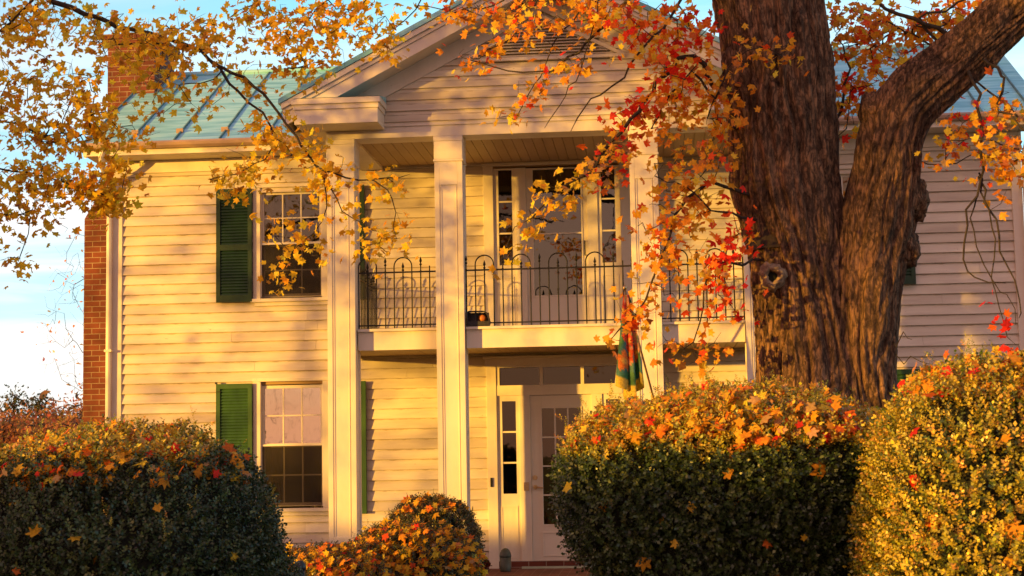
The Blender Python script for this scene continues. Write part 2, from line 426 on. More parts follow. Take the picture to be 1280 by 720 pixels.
# eaves: soffit, fascia, gutter with downspout
for a, b in ((-XR, -2.86), (2.86, XR)):
    MB().prismx([(-.42, 5.30), (-.002, 5.288), (-.002, 5.40), (-.42, 5.40)], a+.02, b-.02).build('soffit', M['trim'], HOUSE)
    mb = MB().prismx([(-.50, 5.445), (-.52, 5.42), (-.515, 5.385), (-.49, 5.355), (-.425, 5.355), (-.425, 5.40), (-.47, 5.40), (-.49, 5.43)], a, b)
    mb.build('gutter', M['gutter'], HOUSE)
    MB().box(a+.01, b-.01, -.445, -.42, 5.29, 5.40).build('fascia', M['trim'], HOUSE)
MB().box(-XR+.02, XR-.02, YB, YB+.40, 5.26, 5.33).box(-XR, XR, YB+.40, YB+.46, 5.26, 5.42).build('soffit', M['trim'], HOUSE)
for s in (-1, 1):  # raking boards on the gables, boxed ends
    for sg in (0, 1):
        pts = [(EY+.02, EZ-.04), (RY, RZ-.04), (RY, RZ-.21), (EY+.02, EZ-.17)] if sg == 0 else [(BY-.02, EZ-.04), (RY+.002, RZ-.04), (RY+.002, RZ-.21), (BY-.02, EZ-.17)][::-1]
        a, b = sorted((s*(XR-.02), s*(XR-.045)))
        MB().prismx(pts[::-1], a, b).build('bargeboard', M['trim'], HOUSE)
        pts = [(EY+.05, EZ-.10), (RY, RZ-.10), (RY, RZ-.125), (EY+.05, EZ-.125)] if sg == 0 else [(BY-.05, EZ-.10), (RY+.002, RZ-.10), (RY+.002, RZ-.125), (BY-.05, EZ-.125)][::-1]
        a, b = sorted((s*(XC+.025), s*(XR-.046)))
        MB().prismx(pts[::-1], a, b).build('soffit', M['trim'], HOUSE)
for s, xx in ((-1, -XC-.055), (1, XC+.06)):
    mb = MB()
    mb.tube([(xx+.06*s*-1, -.47, 5.36), (xx-.02*s, -.46, 5.29), (xx-.0*s, -.36, 5.17), (xx+.0*s, -.14, 5.02), (xx, -.085, 4.93), (xx, -.08, 2.5), (xx, -.08, .30), (xx, -.16, .18)], .036, 10)
    for z in (4.6, 2.9, 1.2): mb.box(xx-.045, xx+.045, -.125, -.036, z, z+.03)
    mb.build('downspout', M['trim'], HOUSE, smooth=False)

# chimney outside the left gable
def chimney():
    mb = MB(); x0, x1 = -6.20, -5.548; a0, a1 = .75, 3.1
    mb.box(x0, x1, a0, a1, -.1, 4.7)
    # shoulders
    mb.add([(x0, a0, 4.701), (x1, a0, 4.701), (x1, a1, 4.701), (x0, a1, 4.701), (-6.15, 1.45, 5.30), (x1, 1.45, 5.30), (x1, 2.35, 5.30), (-6.15, 2.35, 5.30)],
           [(0, 3, 2, 1), (4, 5, 6, 7), (0, 1, 5, 4), (1, 2, 6, 5), (2, 3, 7, 6), (3, 0, 4, 7)])
    mb.box(-6.15, -5.55, 1.45, 2.35, 5.301, 5.95); mb.box(-6.15, -5.50, 1.45, 2.35, 5.951, 7.18)
    c = mb.build('chimney', M['brick'], HOUSE)
    cb = MB().box(-6.19, -5.46, 1.41, 2.39, 7.181, 7.25).box(-6.215, -5.435, 1.385, 2.415, 7.251, 7.32).build('chimney_cap', M['brick'], c)
    MB().box(-6.05, -5.6, 1.55, 2.25, 7.321, 7.34).lathe((-5.82, 1.9, 7.34), [(.16, 0), (.15, .10), (.13, .10)], 16).build('flue', M['core'], c)
chimney()

# ---- sash windows with shutters
def window(cx, z0, z1, zm, g1, lower):
    hw = .385
    c = MB()   # outer casing
    c.box(cx-hw-.09, cx-hw, -.045, .06, z0-.02, z1+.045).box(cx+hw, cx+hw+.09, -.045, .06, z0-.02, z1+.045)
    c.box(cx-hw-.10, cx+hw+.10, -.052, .058, z1+.0455, z1+.085)
    w = c.build('window', M['trim'], HOUSE, bevel=.003)
    MB().box(cx-hw-.12, cx+hw+.12, -.085, .05, z0-.062, z0-.0205).box(cx-hw-.07, cx+hw+.07, -.05, .03, z0-.11, z0-.0625).build('sill', M['trim'], w, bevel=.004)
    for (a, b, y, rows, nm) in ((zm-.012, z1, .010, 2, 'upper'), (z0, zm+.015, .044, 2, 'lower')):
        s = MB(); fr = .038; t = .028
        s.box(cx-hw+.002, cx-hw+fr, y, y+t, a+.001, b-.001).box(cx+hw-fr, cx+hw-.002, y, y+t, a+.001, b-.001)
        s.box(cx-hw+fr, cx+hw-fr, y+.0005, y+t, b-.04, b-.002).box(cx-hw+fr, cx+hw-fr, y+.0005, y+t, a+.002, a+(.045 if nm == 'lower' else .032))
        gx0, gx1 = cx-hw+fr, cx+hw-fr
        for k in (1, 2):
            xx = gx0+(gx1-gx0)*k/3; s.box(xx-.008, xx+.008, y+.004, y+t-.004, a+.03, b-.04)
        zz = (a+b)/2+.0; s.box(gx0, gx1, y+.0055, y+t-.0055, zz-.008, zz+.008)
        s.build('sash', M['trim'], w)
        MB().box(cx-hw+.02, cx+hw-.02, y+.012, y+.016, a+.02, b-.02).build('pane', g1 if nm == 'upper' else M['glass_dim'], w)
    sc = MB().box(cx-hw+.012, cx+hw-.012, -.012, -.010, z0+.01, zm)
    sc.build('screen', M['screen'], w)
    MB().box(cx-hw+.001, cx-hw+.013, -.02, -.004, z0+.001, z1-.001).box(cx+hw-.013, cx+hw-.001, -.02, -.004, z0+.001, z1-.001).box(cx-hw+.013, cx+hw-.013, -.02, -.004, zm-.01, zm+.012).build('frame', M['trim'], w)
    # side curtains
    mb = MB()
    for s in (-1, 1):
        nn = 24; V = []
        for i in range(nn+1):
            x = cx+s*(hw-.0-(.20 if lower else .12)*i/nn)
            yy = .17+.018*math.sin(i*1.9+cx)
            V += [(x, yy, z0-.02), (x+s*.0, yy+.004, z1+.02)]
        mb.add(V, [(2*i, 2*i+2, 2*i+3, 2*i+1) for i in range(nn)])
    mb.build('curtain', M['curtain'], w)
    return w
def shutter(x0, x1, z0, z1, mk='shutter'):
    mb = MB(); y0, y1 = -.088, -.050
    mb.box(x0, x0+.05, y0, y1, z0, z1).box(x1-.05, x1, y0, y1, z0, z1)
    zm = z0+(z1-z0)*.48
    for a, b in ((z0, z0+.085), (zm-.035, zm+.035), (z1-.06, z1)): mb.box(x0+.0505, x1-.0505, y0+.001, y1-.001, a, b)
    for a, b in ((z0+.0855, zm-.0355), (zm+.0355, z1-.0605)):
        n = int((b-a)/.036)
        for i in range(n):
            zz = a+(b-a)*(i+.5)/n; h = (b-a)/n
            mb.add([(x0+.05, y0+.007, zz-h*.5), (x1-.05, y0+.007, zz-h*.5), (x1-.05, y1-.010, zz+h*.58), (x0+.05, y1-.010, zz+h*.58),
                    (x0+.05, y0+.013, zz-h*.55), (x1-.05, y0+.013, zz-h*.55), (x1-.05, y1-.004, zz+h*.52), (x0+.05, y1-.004, zz+h*.52)],
                   [(0, 1, 2, 3), (7, 6, 5, 4), (0, 4, 5, 1), (3, 2, 6, 7)])
    s = mb.build('shutter', M[mk], HOUSE, bevel=.0)
    MB().box(x0+.01, x0+.06, y0-.006, y0-.0005, z1-.10, z1-.09).build('hinge', M['iron'], s)
    MB().box(x0-.012, x0+.012, y0-.006, y0+.03, z1+.001, z1+.022).build('hinge', M['iron'], s)
for i, (cx, z0, z1, zm) in enumerate(WIN):
    window(cx, z0, z1, zm, M['glass_sky'] if i == 0 else M['glass'], i % 2 == 0)
    za, zb = (.874, 2.475) if i % 2 == 0 else (3.48, 4.89)
    mk = 'shutter_lower' if i % 2 == 0 else 'shutter'
    shutter(cx-.93, cx-.482, za, zb, mk); shutter(cx+.482, cx+.925, za+.004, zb, mk)

# ---- doors
def entry(z0, zt, kind):
    """frame with side lights round a door; kind 'lower' has a transom and glazed white door, 'upper' a storm door"""
    low = kind == 'lower'
    mb = MB()
    zd = 2.262 if low else 5.045            # top of door opening
    mb.box(-.895, -.775, -.045, .02, z0, zt).box(.775, .895, -.045, .02, z0, zt)
    if low: mb.box(-.91, .91, -.060, .02, zt+.0005, zt+.09).box(-.93, .93, -.08, .02, zt+.0905, zt+.12)
    else: mb.box(-.91, .91, -.055, .02, zt+.0005, zt+.035)
    for s in (-1, 1):                         # mullions between door and side lights
        a, b = sorted((s*.372, s*.50)); mb.box(a, b, -.030, .06, z0, zd)
    fr = mb.build('door_frame', M['trim'], HOUSE, bevel=.003)
    if low:
        t = MB().box(-.774, .774, -.035, .05, zd+.0005, 2.385).box(-.774, .774, -.035, .05, 2.60, zt-.0005)
        for x in (-.755, -.228, .268, .755): t.box(x-.02, x+.02, -.03, .045, 2.3855, 2.5995)
        t.build('transom', M['trim'], fr)
        MB().box(-.75, .75, .012, .016, 2.38, 2.605).build('pane', M['glass_dim'], fr)
    gz0, gz1 = (1.085, 2.195) if low else (3.85, zd-.02)
    for s in (-1, 1):                         # side lights
        a, b = sorted((s*.501, s*.774)); ga, gb = sorted((s*.545, s*.712))
        m = MB().box(a, b, -.012, .03, z0, gz0).box(a, b, -.012, .03, gz1, zd)
        m.box(a, ga, -.0115, .03, gz0, gz1).box(gb, b, -.0115, .03, gz0, gz1)
        nz = 3
        for k in range(1, nz):
            zz = gz0+(gz1-gz0)*k/nz; m.box(ga, gb, -.004, .022, zz-.010, zz+.010)
        # recessed lower panel mould
        m.box(a+.035, b-.035, -.020, -.0125, z0+.12, z0+.135).box(a+.035, b-.035, -.020, -.0125, gz0-.16, gz0-.145)
        m.box(a+.035, a+.048, -.0195, -.0125, z0+.1355, gz0-.1605).box(b-.048, b-.035, -.0195, -.0125, z0+.1355, gz0-.1605)
        m.build('side_light', M['trim'], fr)
        MB().box(ga-.005, gb+.005, .008, .012, gz0-.005, gz1+.005).build('pane', M['glass_dim'] if low or s < 0 else M['storm'], fr)
    # the door leaf
    y0, y1 = .0, .045
    if low:
        gx0, gx1, ga, gb = -.232, .239, .716, 2.10
    else:
        gx0, gx1, ga, gb = -.288, .296, 3.47, 5.02
    m = MB().box(-.3705, gx0, y0, y1, z0+.03, zd-.004).box(gx1, .3705, y0, y1, z0+.03, zd-.004)
    m.box(gx0, gx1, y0+.0005, y1, z0+.03, ga).box(gx0, gx1, y0+.0005, y1, gb, zd-.004)
    mm = .018
    for (a, b, c, d) in ((gx0-mm, gx1+mm, ga-mm, ga), (gx0-mm, gx1+mm, gb, gb+mm), (gx0-mm, gx0, ga, gb), (gx1, gx1+mm, ga, gb)):
        m.box(a+.0004, b-.0004, y0-.010, y0-.0004, c+.0004, d-.0004)
    if low:
        for (a, b, c, d) in ((gx0-.02, gx1+.02, .335, .350), (gx0-.02, gx1+.02, .610, .625), (gx0-.02, gx0-.005, .3505, .6095), (gx1+.005, gx1+.02, .3505, .6095)):
            m.box(a, b, y0-.010, y0-.0004, c, d)
        for k in (1, 2):
            xx = gx0+(gx1-gx0)*k/3; m.box(xx-.009, xx+.009, y0+.003, y1-.003, ga, gb)
        for k in (1, 2, 3):
            zz = ga+(gb-ga)*k/4; m.box(gx0, gx1, y0+.004, y1-.004, zz-.009, zz+.009)
    d = m.build('front_door' if low else 'balcony_door', M['door'], HOUSE, bevel=.002)
    MB().box(gx0-.005, gx1+.005, y0+.02, y0+.024, ga-.005, gb+.005).build('pane', M['glass_dim'] if low else M['storm'], d)
    if low:
        h = MB()
        h.tube([(-.325, -.001, 1.159), (-.325, -.018, 1.159)], .028, 14).tube([(-.325, -.019, 1.159), (-.325, -.055, 1.159), (-.30, -.062, 1.158), (-.225, -.060, 1.150)], [.012, .012, .011, .008], 10)
        h.build('handle', M['brass'], d); h = MB()
        h.tube([(-.325, -.001, 1.273), (-.325, -.022, 1.273)], .03, 14).box(-.331, -.319, -.04, -.022, 1.255, 1.291)
        h.build('deadbolt', M['brass'], d)
        MB().box(-.50, .50, -.10, -.031, .20, .222).build('threshold', mat_noise('pale metal threshold', (.42, .5, .36), (.52, .58, .44), (9, 9, 9), .4), fr)
        MB().box(-.862, -.835, -.062, -.0455, 1.17, 1.28).build('doorbell', M['iron'], fr)
        MB().box(-.46, -.40, -.05, -.0305, 1.12, 1.22).build('latch_plate', M['brass'], fr)
    else:
        MB().tube([(.335, -.001, 3.95), (.335, -.05, 3.95), (.335, -.05, 4.12), (.335, -.001, 4.12)], .008, 8).build('handle', M['iron'], d)
        MB().box(gx0-.004, gx1+.004, y0+.026, y0+.034, 4.82, gb+.004).build('blind', M['room'], d)
        MB().box(gx0, gx1, y0-.004, y1-.004, 4.215, 4.235).build('glazing_bar', M['trim'], d)
entry(.20, 2.62, 'lower'); entry(2.96, 5.075, 'upper')

# ---- portico
PX1, PX2, HW = 1.074, 2.281, .155
CY0, CY1 = -2.0, -1.69
ZT = 5.078
def column(cx):
    zb = .21
    m = MB().box(cx-HW+.012, cx+HW-.012, CY0+.012, CY1-.012, zb, ZT)
    # stiles and rails leaving a recessed panel on the front and the sides
    for (za, ze) in ((.70, 4.53),):
        for s in (-1, 1):
            a, b = sorted((cx+s*HW, cx+s*(HW-.055))); m.box(a, b, CY0, CY0+.055, zb+.2, ZT-.2); m.box(a, b, CY1-.055, CY1, zb+.2, ZT-.2)
            a, b = sorted((cx+s*(HW-.066), cx+s*(HW-.078))); m.box(a, b, CY0+.004, CY0+.02, za, ze)
        m.box(cx-HW+.0555, cx+HW-.0555, CY0+.0005, CY0+.05, ze, ZT-.2); m.box(cx-HW+.0555, cx+HW-.0555, CY0+.0005, CY0+.05, zb+.2, za)
    c = m.build('column', M['trim'], HOUSE, bevel=.003)
    m = MB().box(cx-HW-.008, cx+HW+.008, CY0-.008, CY1+.008, ZT-.055, ZT-.001).box(cx-HW-.004, cx+HW+.004, CY0-.004, CY1+.004, ZT-.26, ZT-.0555)
    m.box(cx-HW-.012, cx+HW+.012, CY0-.012, CY1+.012, ZT-.285, ZT-.262)
    m.build('capital', M['trim'], c, bevel=.004)
    MB().box(cx-HW-.03, cx+HW+.03, CY0-.03, CY1+.03, zb, zb+.14).box(cx-HW-.015, cx+HW+.015, CY0-.015, CY1+.015, zb+.1405, zb+.19).build('base', M['trim'], c, bevel=.006)
for cx in (-PX2, -PX1, PX1, PX2): column(cx)
# entablature beam and returns to the wall
WX = PX2+HW
m = MB().box(-WX, WX, CY0, CY1+.001, ZT+.001, 5.25)
for s in (-1, 1):
    a, b = sorted((s*WX, s*(WX-.30))); m.box(a, b, CY1+.002, -.03, ZT+.001, 5.25)
m.box(-WX-.012, WX+.012, CY0-.014, CY0-.0005, 5.20, 5.2495)
m.build('entablature', M['trim'], HOUSE, bevel=.004)
# planked ceilings
def planks(z, x0, x1, y0, y1, nm, mat, w=.115):
    mb = MB(); x = x0
    while x < x1-.01:
        mb.box(x, min(x+w-.006, x1), y0, y1, z+random.uniform(0, .002), z+.02); x += w
    mb.box(x0, x1, y0, y1, z+.0205, z+.03)
    return mb.build(nm, mat, HOUSE)
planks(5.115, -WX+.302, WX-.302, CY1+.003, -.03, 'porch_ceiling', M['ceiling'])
# balcony
FZ = 2.965
MB().box(-2.44, -PX2-HW-.002, -1.85, -.03, FZ-.235, FZ-.03).box(-PX2+HW+.002, -PX1-HW-.002, -1.85, -1.80, FZ-.235, FZ-.03).box(-PX1+HW+.002, PX1-HW-.002, -1.85, -1.80, FZ-.235, FZ-.03).box(PX1+HW+.002, PX2-HW-.002, -1.85, -1.80, FZ-.235, FZ-.03).box(PX2+HW+.002, 2.44, -1.85, -.03, FZ-.235, FZ-.03).build('balcony_fascia', M['trim'], HOUSE, bevel=.004)
m = MB()
y = -1.885
while y < -.04:
    for a, b in ((-2.46, -PX2-HW-.002), (-PX2+HW+.002, -PX1-HW-.002), (-PX1+HW+.002, PX1-HW-.002), (PX1+HW+.002, PX2-HW-.002), (PX2+HW+.002, 2.46)) if y < -1.66 else ((-2.46, 2.46),):
        m.box(a, b, y, y+.088, FZ-.029, FZ+random.uniform(-.001, .001))
    y += .092
m.build('balcony_floor', M['trim'], HOUSE)
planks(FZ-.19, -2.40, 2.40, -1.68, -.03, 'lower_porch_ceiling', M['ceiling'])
for s in (-1, 1):
    a, b = sorted((s*2.40, s*2.44)); 
# railings
def railing(p0, p1, nm='balcony_railing', phase=0, sp=.1015):
    p0 = np.array(p0, float); p1 = np.array(p1, float); Ln = np.linalg.norm(p1-p0); d = (p1-p0)/Ln
    P = lambda t, z: tuple(p0+d*t+np.array([0, 0, z]))
    n = int(round(Ln/sp)); s = Ln/n
    zb, zr, zs, zsh, za = .045, .635, .76, .70, .80
    m = MB()
    hw = .009
    def flat(z, h):
        q = np.array([-d[1], d[0], 0])*.012
        V = [np.array(P(0, z-h))-q, np.array(P(Ln, z-h))-q, np.array(P(Ln, z-h))+q, np.array(P(0, z-h))+q, np.array(P(0, z+h))-q, np.array(P(Ln, z+h))-q, np.array(P(Ln, z+h))+q, np.array(P(0, z+h))+q]
        m.add(V, [(0, 3, 2, 1), (4, 5, 6, 7), (0, 1, 5, 4), (1, 2, 6, 5), (2, 3, 7, 6), (3, 0, 4, 7)])
    flat(zb, .007); flat(zr, .008)
    fl = m
    for i in range(n+1):
        t = i*s; k = (i+phase) % 4
        if k in (0, 2):
            top = zs if k == 0 else zsh
            m.tube([P(t, .005), P(t, top-.02)], .0074, 6)
            c = P(t, top)
            fl.lathe((c[0], c[1], c[2]-.045), [(.006, -.012), (.014, 0), (.016, .006), (.007, .014), (.006, .022), (.016, .040), (.012, .056), (.001, .092)], 8)
            fl.lathe((c[0], c[1], c[2]-.12), [(.006, 0), (.012, .006), (.006, .012)], 8)
        else:
            m.tube([P(t, .005), P(t, za-s+.0)], .0074, 6)
            if k == 1 and i+2 <= n:
                arc = [P(t+s-s*math.cos(a), za-s+s*math.sin(a)) for a in np.linspace(0, math.pi, 13)]
                m.tube(arc, .0074, 6)
    r = m.build(nm, M['iron'], HOUSE)
    for t in (.12, Ln-.12):
        pass
ry = -1.77
railing((-PX2+HW+.0, ry, FZ), (-PX1-HW, ry, FZ), phase=1, sp=.10)
railing((-PX1+HW, ry, FZ), (PX1-HW, ry, FZ), phase=0)
railing((PX1+HW, ry, FZ), (PX2-HW, ry, FZ), phase=0, sp=.10)
railing((-2.24, -1.66, FZ), (-2.24, -.06, FZ), phase=0, sp=.095)
railing((2.24, -1.66, FZ), (2.24, -.06, FZ), phase=0, sp=.095)

# pediment: roof, raking cornice, returns, boarded tympanum and louvred vent
PS = .513; PA = 6.845     # slope and apex height of the cornice top in its front plane
PF = -2.45; PE = 2.84
def prk(x, off=0): return PA-off-abs(x)*PS
for s in (-1, 1):
    # roof slopes over the portico
    m = MB()
    def sl_poly(off, t): 
        P = [(0, PA-off+.055), (s*(PE+.03), PA-off+.055-(PE+.03)*PS), (s*(PE+.03), PA-off+.055-(PE+.03)*PS-t), (0, PA-off+.055-t)]
        return P if s < 0 else P[::-1]
    m.prism(sl_poly(0, .03), PF-.03, RY-.05)
    for k in range(0, 9):
        yy = PF-.02+k*.445
        x0, x1 = .0, s*(PE+.03)
        V = [(x0, yy, PA+.05), (x1, yy, PA+.05-(PE+.03)*PS), (x1, yy+.016, PA+.05-(PE+.03)*PS), (x0, yy+.016, PA+.05)]
        V += [(a, b, c+.036) for a, b, c in V]
        m.add(V, [(0, 3, 2, 1), (4, 5, 6, 7), (0, 1, 5, 4), (1, 2, 6, 5), (2, 3, 7, 6), (3, 0, 4, 7)])
    m.build('portico_roof', M['roof'], roof)
    def band(o1, o2, xa, xb, y0, y1, mb):
        a, b = s*xa, s*xb
        P = [(a, prk(a, o1)), (b, prk(b, o1)), (b, prk(b, o2)), (a, prk(a, o2))]
        if s > 0: P = P[::-1]
        mb.prism(P, y0, y1)
    m = MB()
    band(-.022, .045, 0, PE, PF-.015, PF+.05, m)      # crown
    band(.0455, .095, 0, PE-.02, PF+.012, PF+.06, m)
    band(.0955, .235, 0, PE-.03, PF+.03, PF+.062, m)     # fascia
    band(.19, .22, 0, PE-.20, PF+.0625, -2.02, m)    # soffit
    m.build('raking_cornice', M['trim'], HOUSE, bevel=.003)
    m = MB(); band(.2205, .41, 0, 2.30, -2.045, -2.012, m); m.build('raking_frieze', M['trim'], HOUSE)
    # cornice return
    a, b = sorted((s*2.70, s*1.78)); m = MB()
    m.box(a, b, PF+.01, -2.016, 5.17, 5.33).box(a-.012, b+.012, PF-.005, -2.016, 5.3305, 5.385).box(a-.03, b+.03, PF-.025, -2.016, 5.3855, 5.45)
    m.build('cornice_return', M['trim'], HOUSE, bevel=.004)
    MB().add([(a-.03, PF-.03, 5.452), (b+.03, PF-.03, 5.452), (b+.03, -2.05, 5.52), (a-.03, -2.05, 5.52), (a-.03, -2.05, 5.452), (b+.03, -2.05, 5.452)], [(0, 1, 2, 3), (0, 3, 4), (1, 5, 2)]).build('return_flashing', M['roof'], roof)
    # boxed eave along the portico side
    a, b = sorted((s*(WX+.002), s*2.80)); MB().box(a, b, -2.015, -.45, 5.17, 5.20).build('soffit', M['trim'], HOUSE)
    a, b = sorted((s*2.80, s*2.83)); MB().box(a, b, -2.42, -.45, 5.17, 5.385).build('fascia', M['trim'], HOUSE)
hw_at = lambda z: max(.02, (PA-.41-z)/PS+.02)
siding('pediment_wall', lambda z: -min(WX, hw_at(z)), lambda z: min(WX, hw_at(z)), 5.26, 6.36, -2.0, holes=[(-.74, .74, 5.93, 5.99), (-.62, .62, 5.99, 6.11), (-.38, .38, 6.11, 6.23), (-.17, .17, 6.23, 6.36)])
MB().prism([(-WX, 5.252), (WX, 5.252), (WX, 5.30), (0, 6.5), (-WX, 5.30)], -1.985, -1.95).build('pediment_backing', M['trim'], HOUSE)
m = MB()
for i in range(11):
    z = 5.93+i*.034; h = (6.33-z)/.513*1.0
    m.add([(-h, -2.052, z), (h, -2.052, z), (h-.05, -1.99, z+.030), (-h+.05, -1.99, z+.030), (-h, -2.052, z+.006), (h, -2.052, z+.006), (h-.05, -1.99, z+.036), (-h+.05, -1.99, z+.036)],
          [(0, 3, 2, 1), (4, 5, 6, 7), (0, 1, 5, 4), (1, 2, 6, 5), (2, 3, 7, 6), (3, 0, 4, 7)])
vent = m.build('attic_vent', M['trim'], HOUSE)
m = MB().box(-.90, .90, -2.062, -1.99, 5.885, 5.922)
m.prism([(-.90, 5.9225), (-.82, 5.9225), (0, 6.345), (0, 6.39)], -2.06, -1.99).prism([(.82, 5.9225), (.90, 5.9225), (0, 6.39), (0, 6.345)], -2.061, -1.99)
m.build('vent_frame', M['trim'], vent)
# porch floor and steps of brick, concrete edge
MB().box(-2.75, 2.75, -2.35, -.036, -.1, .15).build('porch_base', M['brick'], HOUSE)
MB().box(-2.78, 2.78, -2.38, -.036, .1505, .20).build('porch_floor', M['brick'], HOUSE, bevel=.008)
MB().box(-.9, .9, -2.72, -2.381, -.1, .09).build('porch_step', M['brick'], HOUSE, bevel=.008)
# ------------------------------------------------------------------ leaves
def rand_rot(n, up_bias=0.0, dirs=None):
    """n random orthonormal frames (a along the leaf, b across, c normal)"""
    c = RNG.normal(size=(n, 3))
    if dirs is not None: c = c*(1-up_bias)+dirs*up_bias*1.6
    c /= np.linalg.norm(c, axis=1, keepdims=True)
    a = RNG.normal(size=(n, 3)); a -= (a*c).sum(1, keepdims=True)*c; a /= np.linalg.norm(a, axis=1, keepdims=True)
    return a, np.cross(c, a), c

def maple_template():
    P = []   # outline: tip lobe, side lobes, basal lobes; unit leaf width about 1
    ctr = np.array([0, .28])
    lobes = [(90, .74), (38, .64), (-22, .46), (-158+360-180+180, .46)]
    spec = [(90, .74), (76, .50), (64, .38), (50, .52), (40, .66), (28, .54), (10, .36), (-6, .44), (-28, .48), (-44, .34), (-90, .24)]
    right = [(r*math.cos(R(a)), r*math.sin(R(a))) for a, r in spec]
    left = [(-x, y) for x, y in right[1:-1]][::-1]
    out = right+left                       # begins at the tip, runs clockwise
    V = [(0, .02, 0)]+[(x, y, -.22*(x*x+y*y)) for x, y in out]
    n = len(out)
    F = [(0, 1+(i+1) % n, 1+i) for i in range(n)]
    k = len(V)                             # petiole
    V += [(-.012, -.22, -.02), (.012, -.22, -.02), (0, -.72, -.12)]
    F += [(k, k+1, k+2)]
    V = np.array(V); V[:, 1] += .25
    return V, np.array(F)
MT_V, MT_F = maple_template()
# a simpler one for far or hidden crowns
MS_V = np.array([(0, .95, -.05), (.12, .45, 0), (.62, .62, -.1), (.42, .15, -.03), (0, 0, 0), (-.42, .15, -.03), (-.62, .62, -.1), (-.12, .45, 0)], float)
MS_F = np.array([(4, 1, 7), (0, 7, 1), (1, 4, 3), (2, 1, 3), (7, 5, 4), (6, 5, 7)])

def leaf_arrays(pos, size, frames, TV, TF, cols):
    a, b, c = frames; n = len(pos)
    bend = RNG.uniform(-1.4, 2.6, n)[:, None]
    T = np.repeat(TV[None], n, 0)
    z = T[:, :, 2]*bend + .35*bend*T[:, :, 0]**2*-.6
    V = pos[:, None, :]+size[:, None, None]*(T[:, :, 0:1]*b[:, None, :]+T[:, :, 1:2]*a[:, None, :]+z[:, :, None]*c[:, None, :])
    F = (TF[None]+(np.arange(n)*len(TV))[:, None, None]).reshape(-1, TF.shape[1])
    C = np.repeat(cols[:, None, :], len(TV), 1).reshape(-1, 3)
    return V.reshape(-1, 3), F, C

def pick_cols(n, palette, jitter=.16):
    w = np.array([p[0] for p in palette], float); w /= w.sum()
    idx = RNG.choice(len(palette), n, p=w); c = np.array([p[1] for p in palette])[idx]
    return np.clip(c*(1+RNG.normal(0, jitter, (n, 1)))*(1+RNG.normal(0, .05, (n, 3))), .004, .95)

GOLD = [(5, (.90, .54, .025)), (3, (.93, .64, .040)), (2, (.86, .40, .02)), (.8, (.92, .72, .07)), (.4, (.50, .22, .03))]
EMBER = [(4, (.90, .31, .022)), (3.4, (.92, .46, .03)), (1.3, (.82, .10, .018)), (1.6, (.92, .62, .05)), (.6, (.60, .24, .07))]
RED = [(4, (.86, .035, .015)), (2, (.84, .15, .018)), (1, (.88, .48, .03))]
MIX = [(3, (.88, .38, .025)), (2, (.92, .56, .045)), (1.2, (.84, .18, .02)), (.8, (.78, .035, .02)), (.8, (.60, .34, .14))]

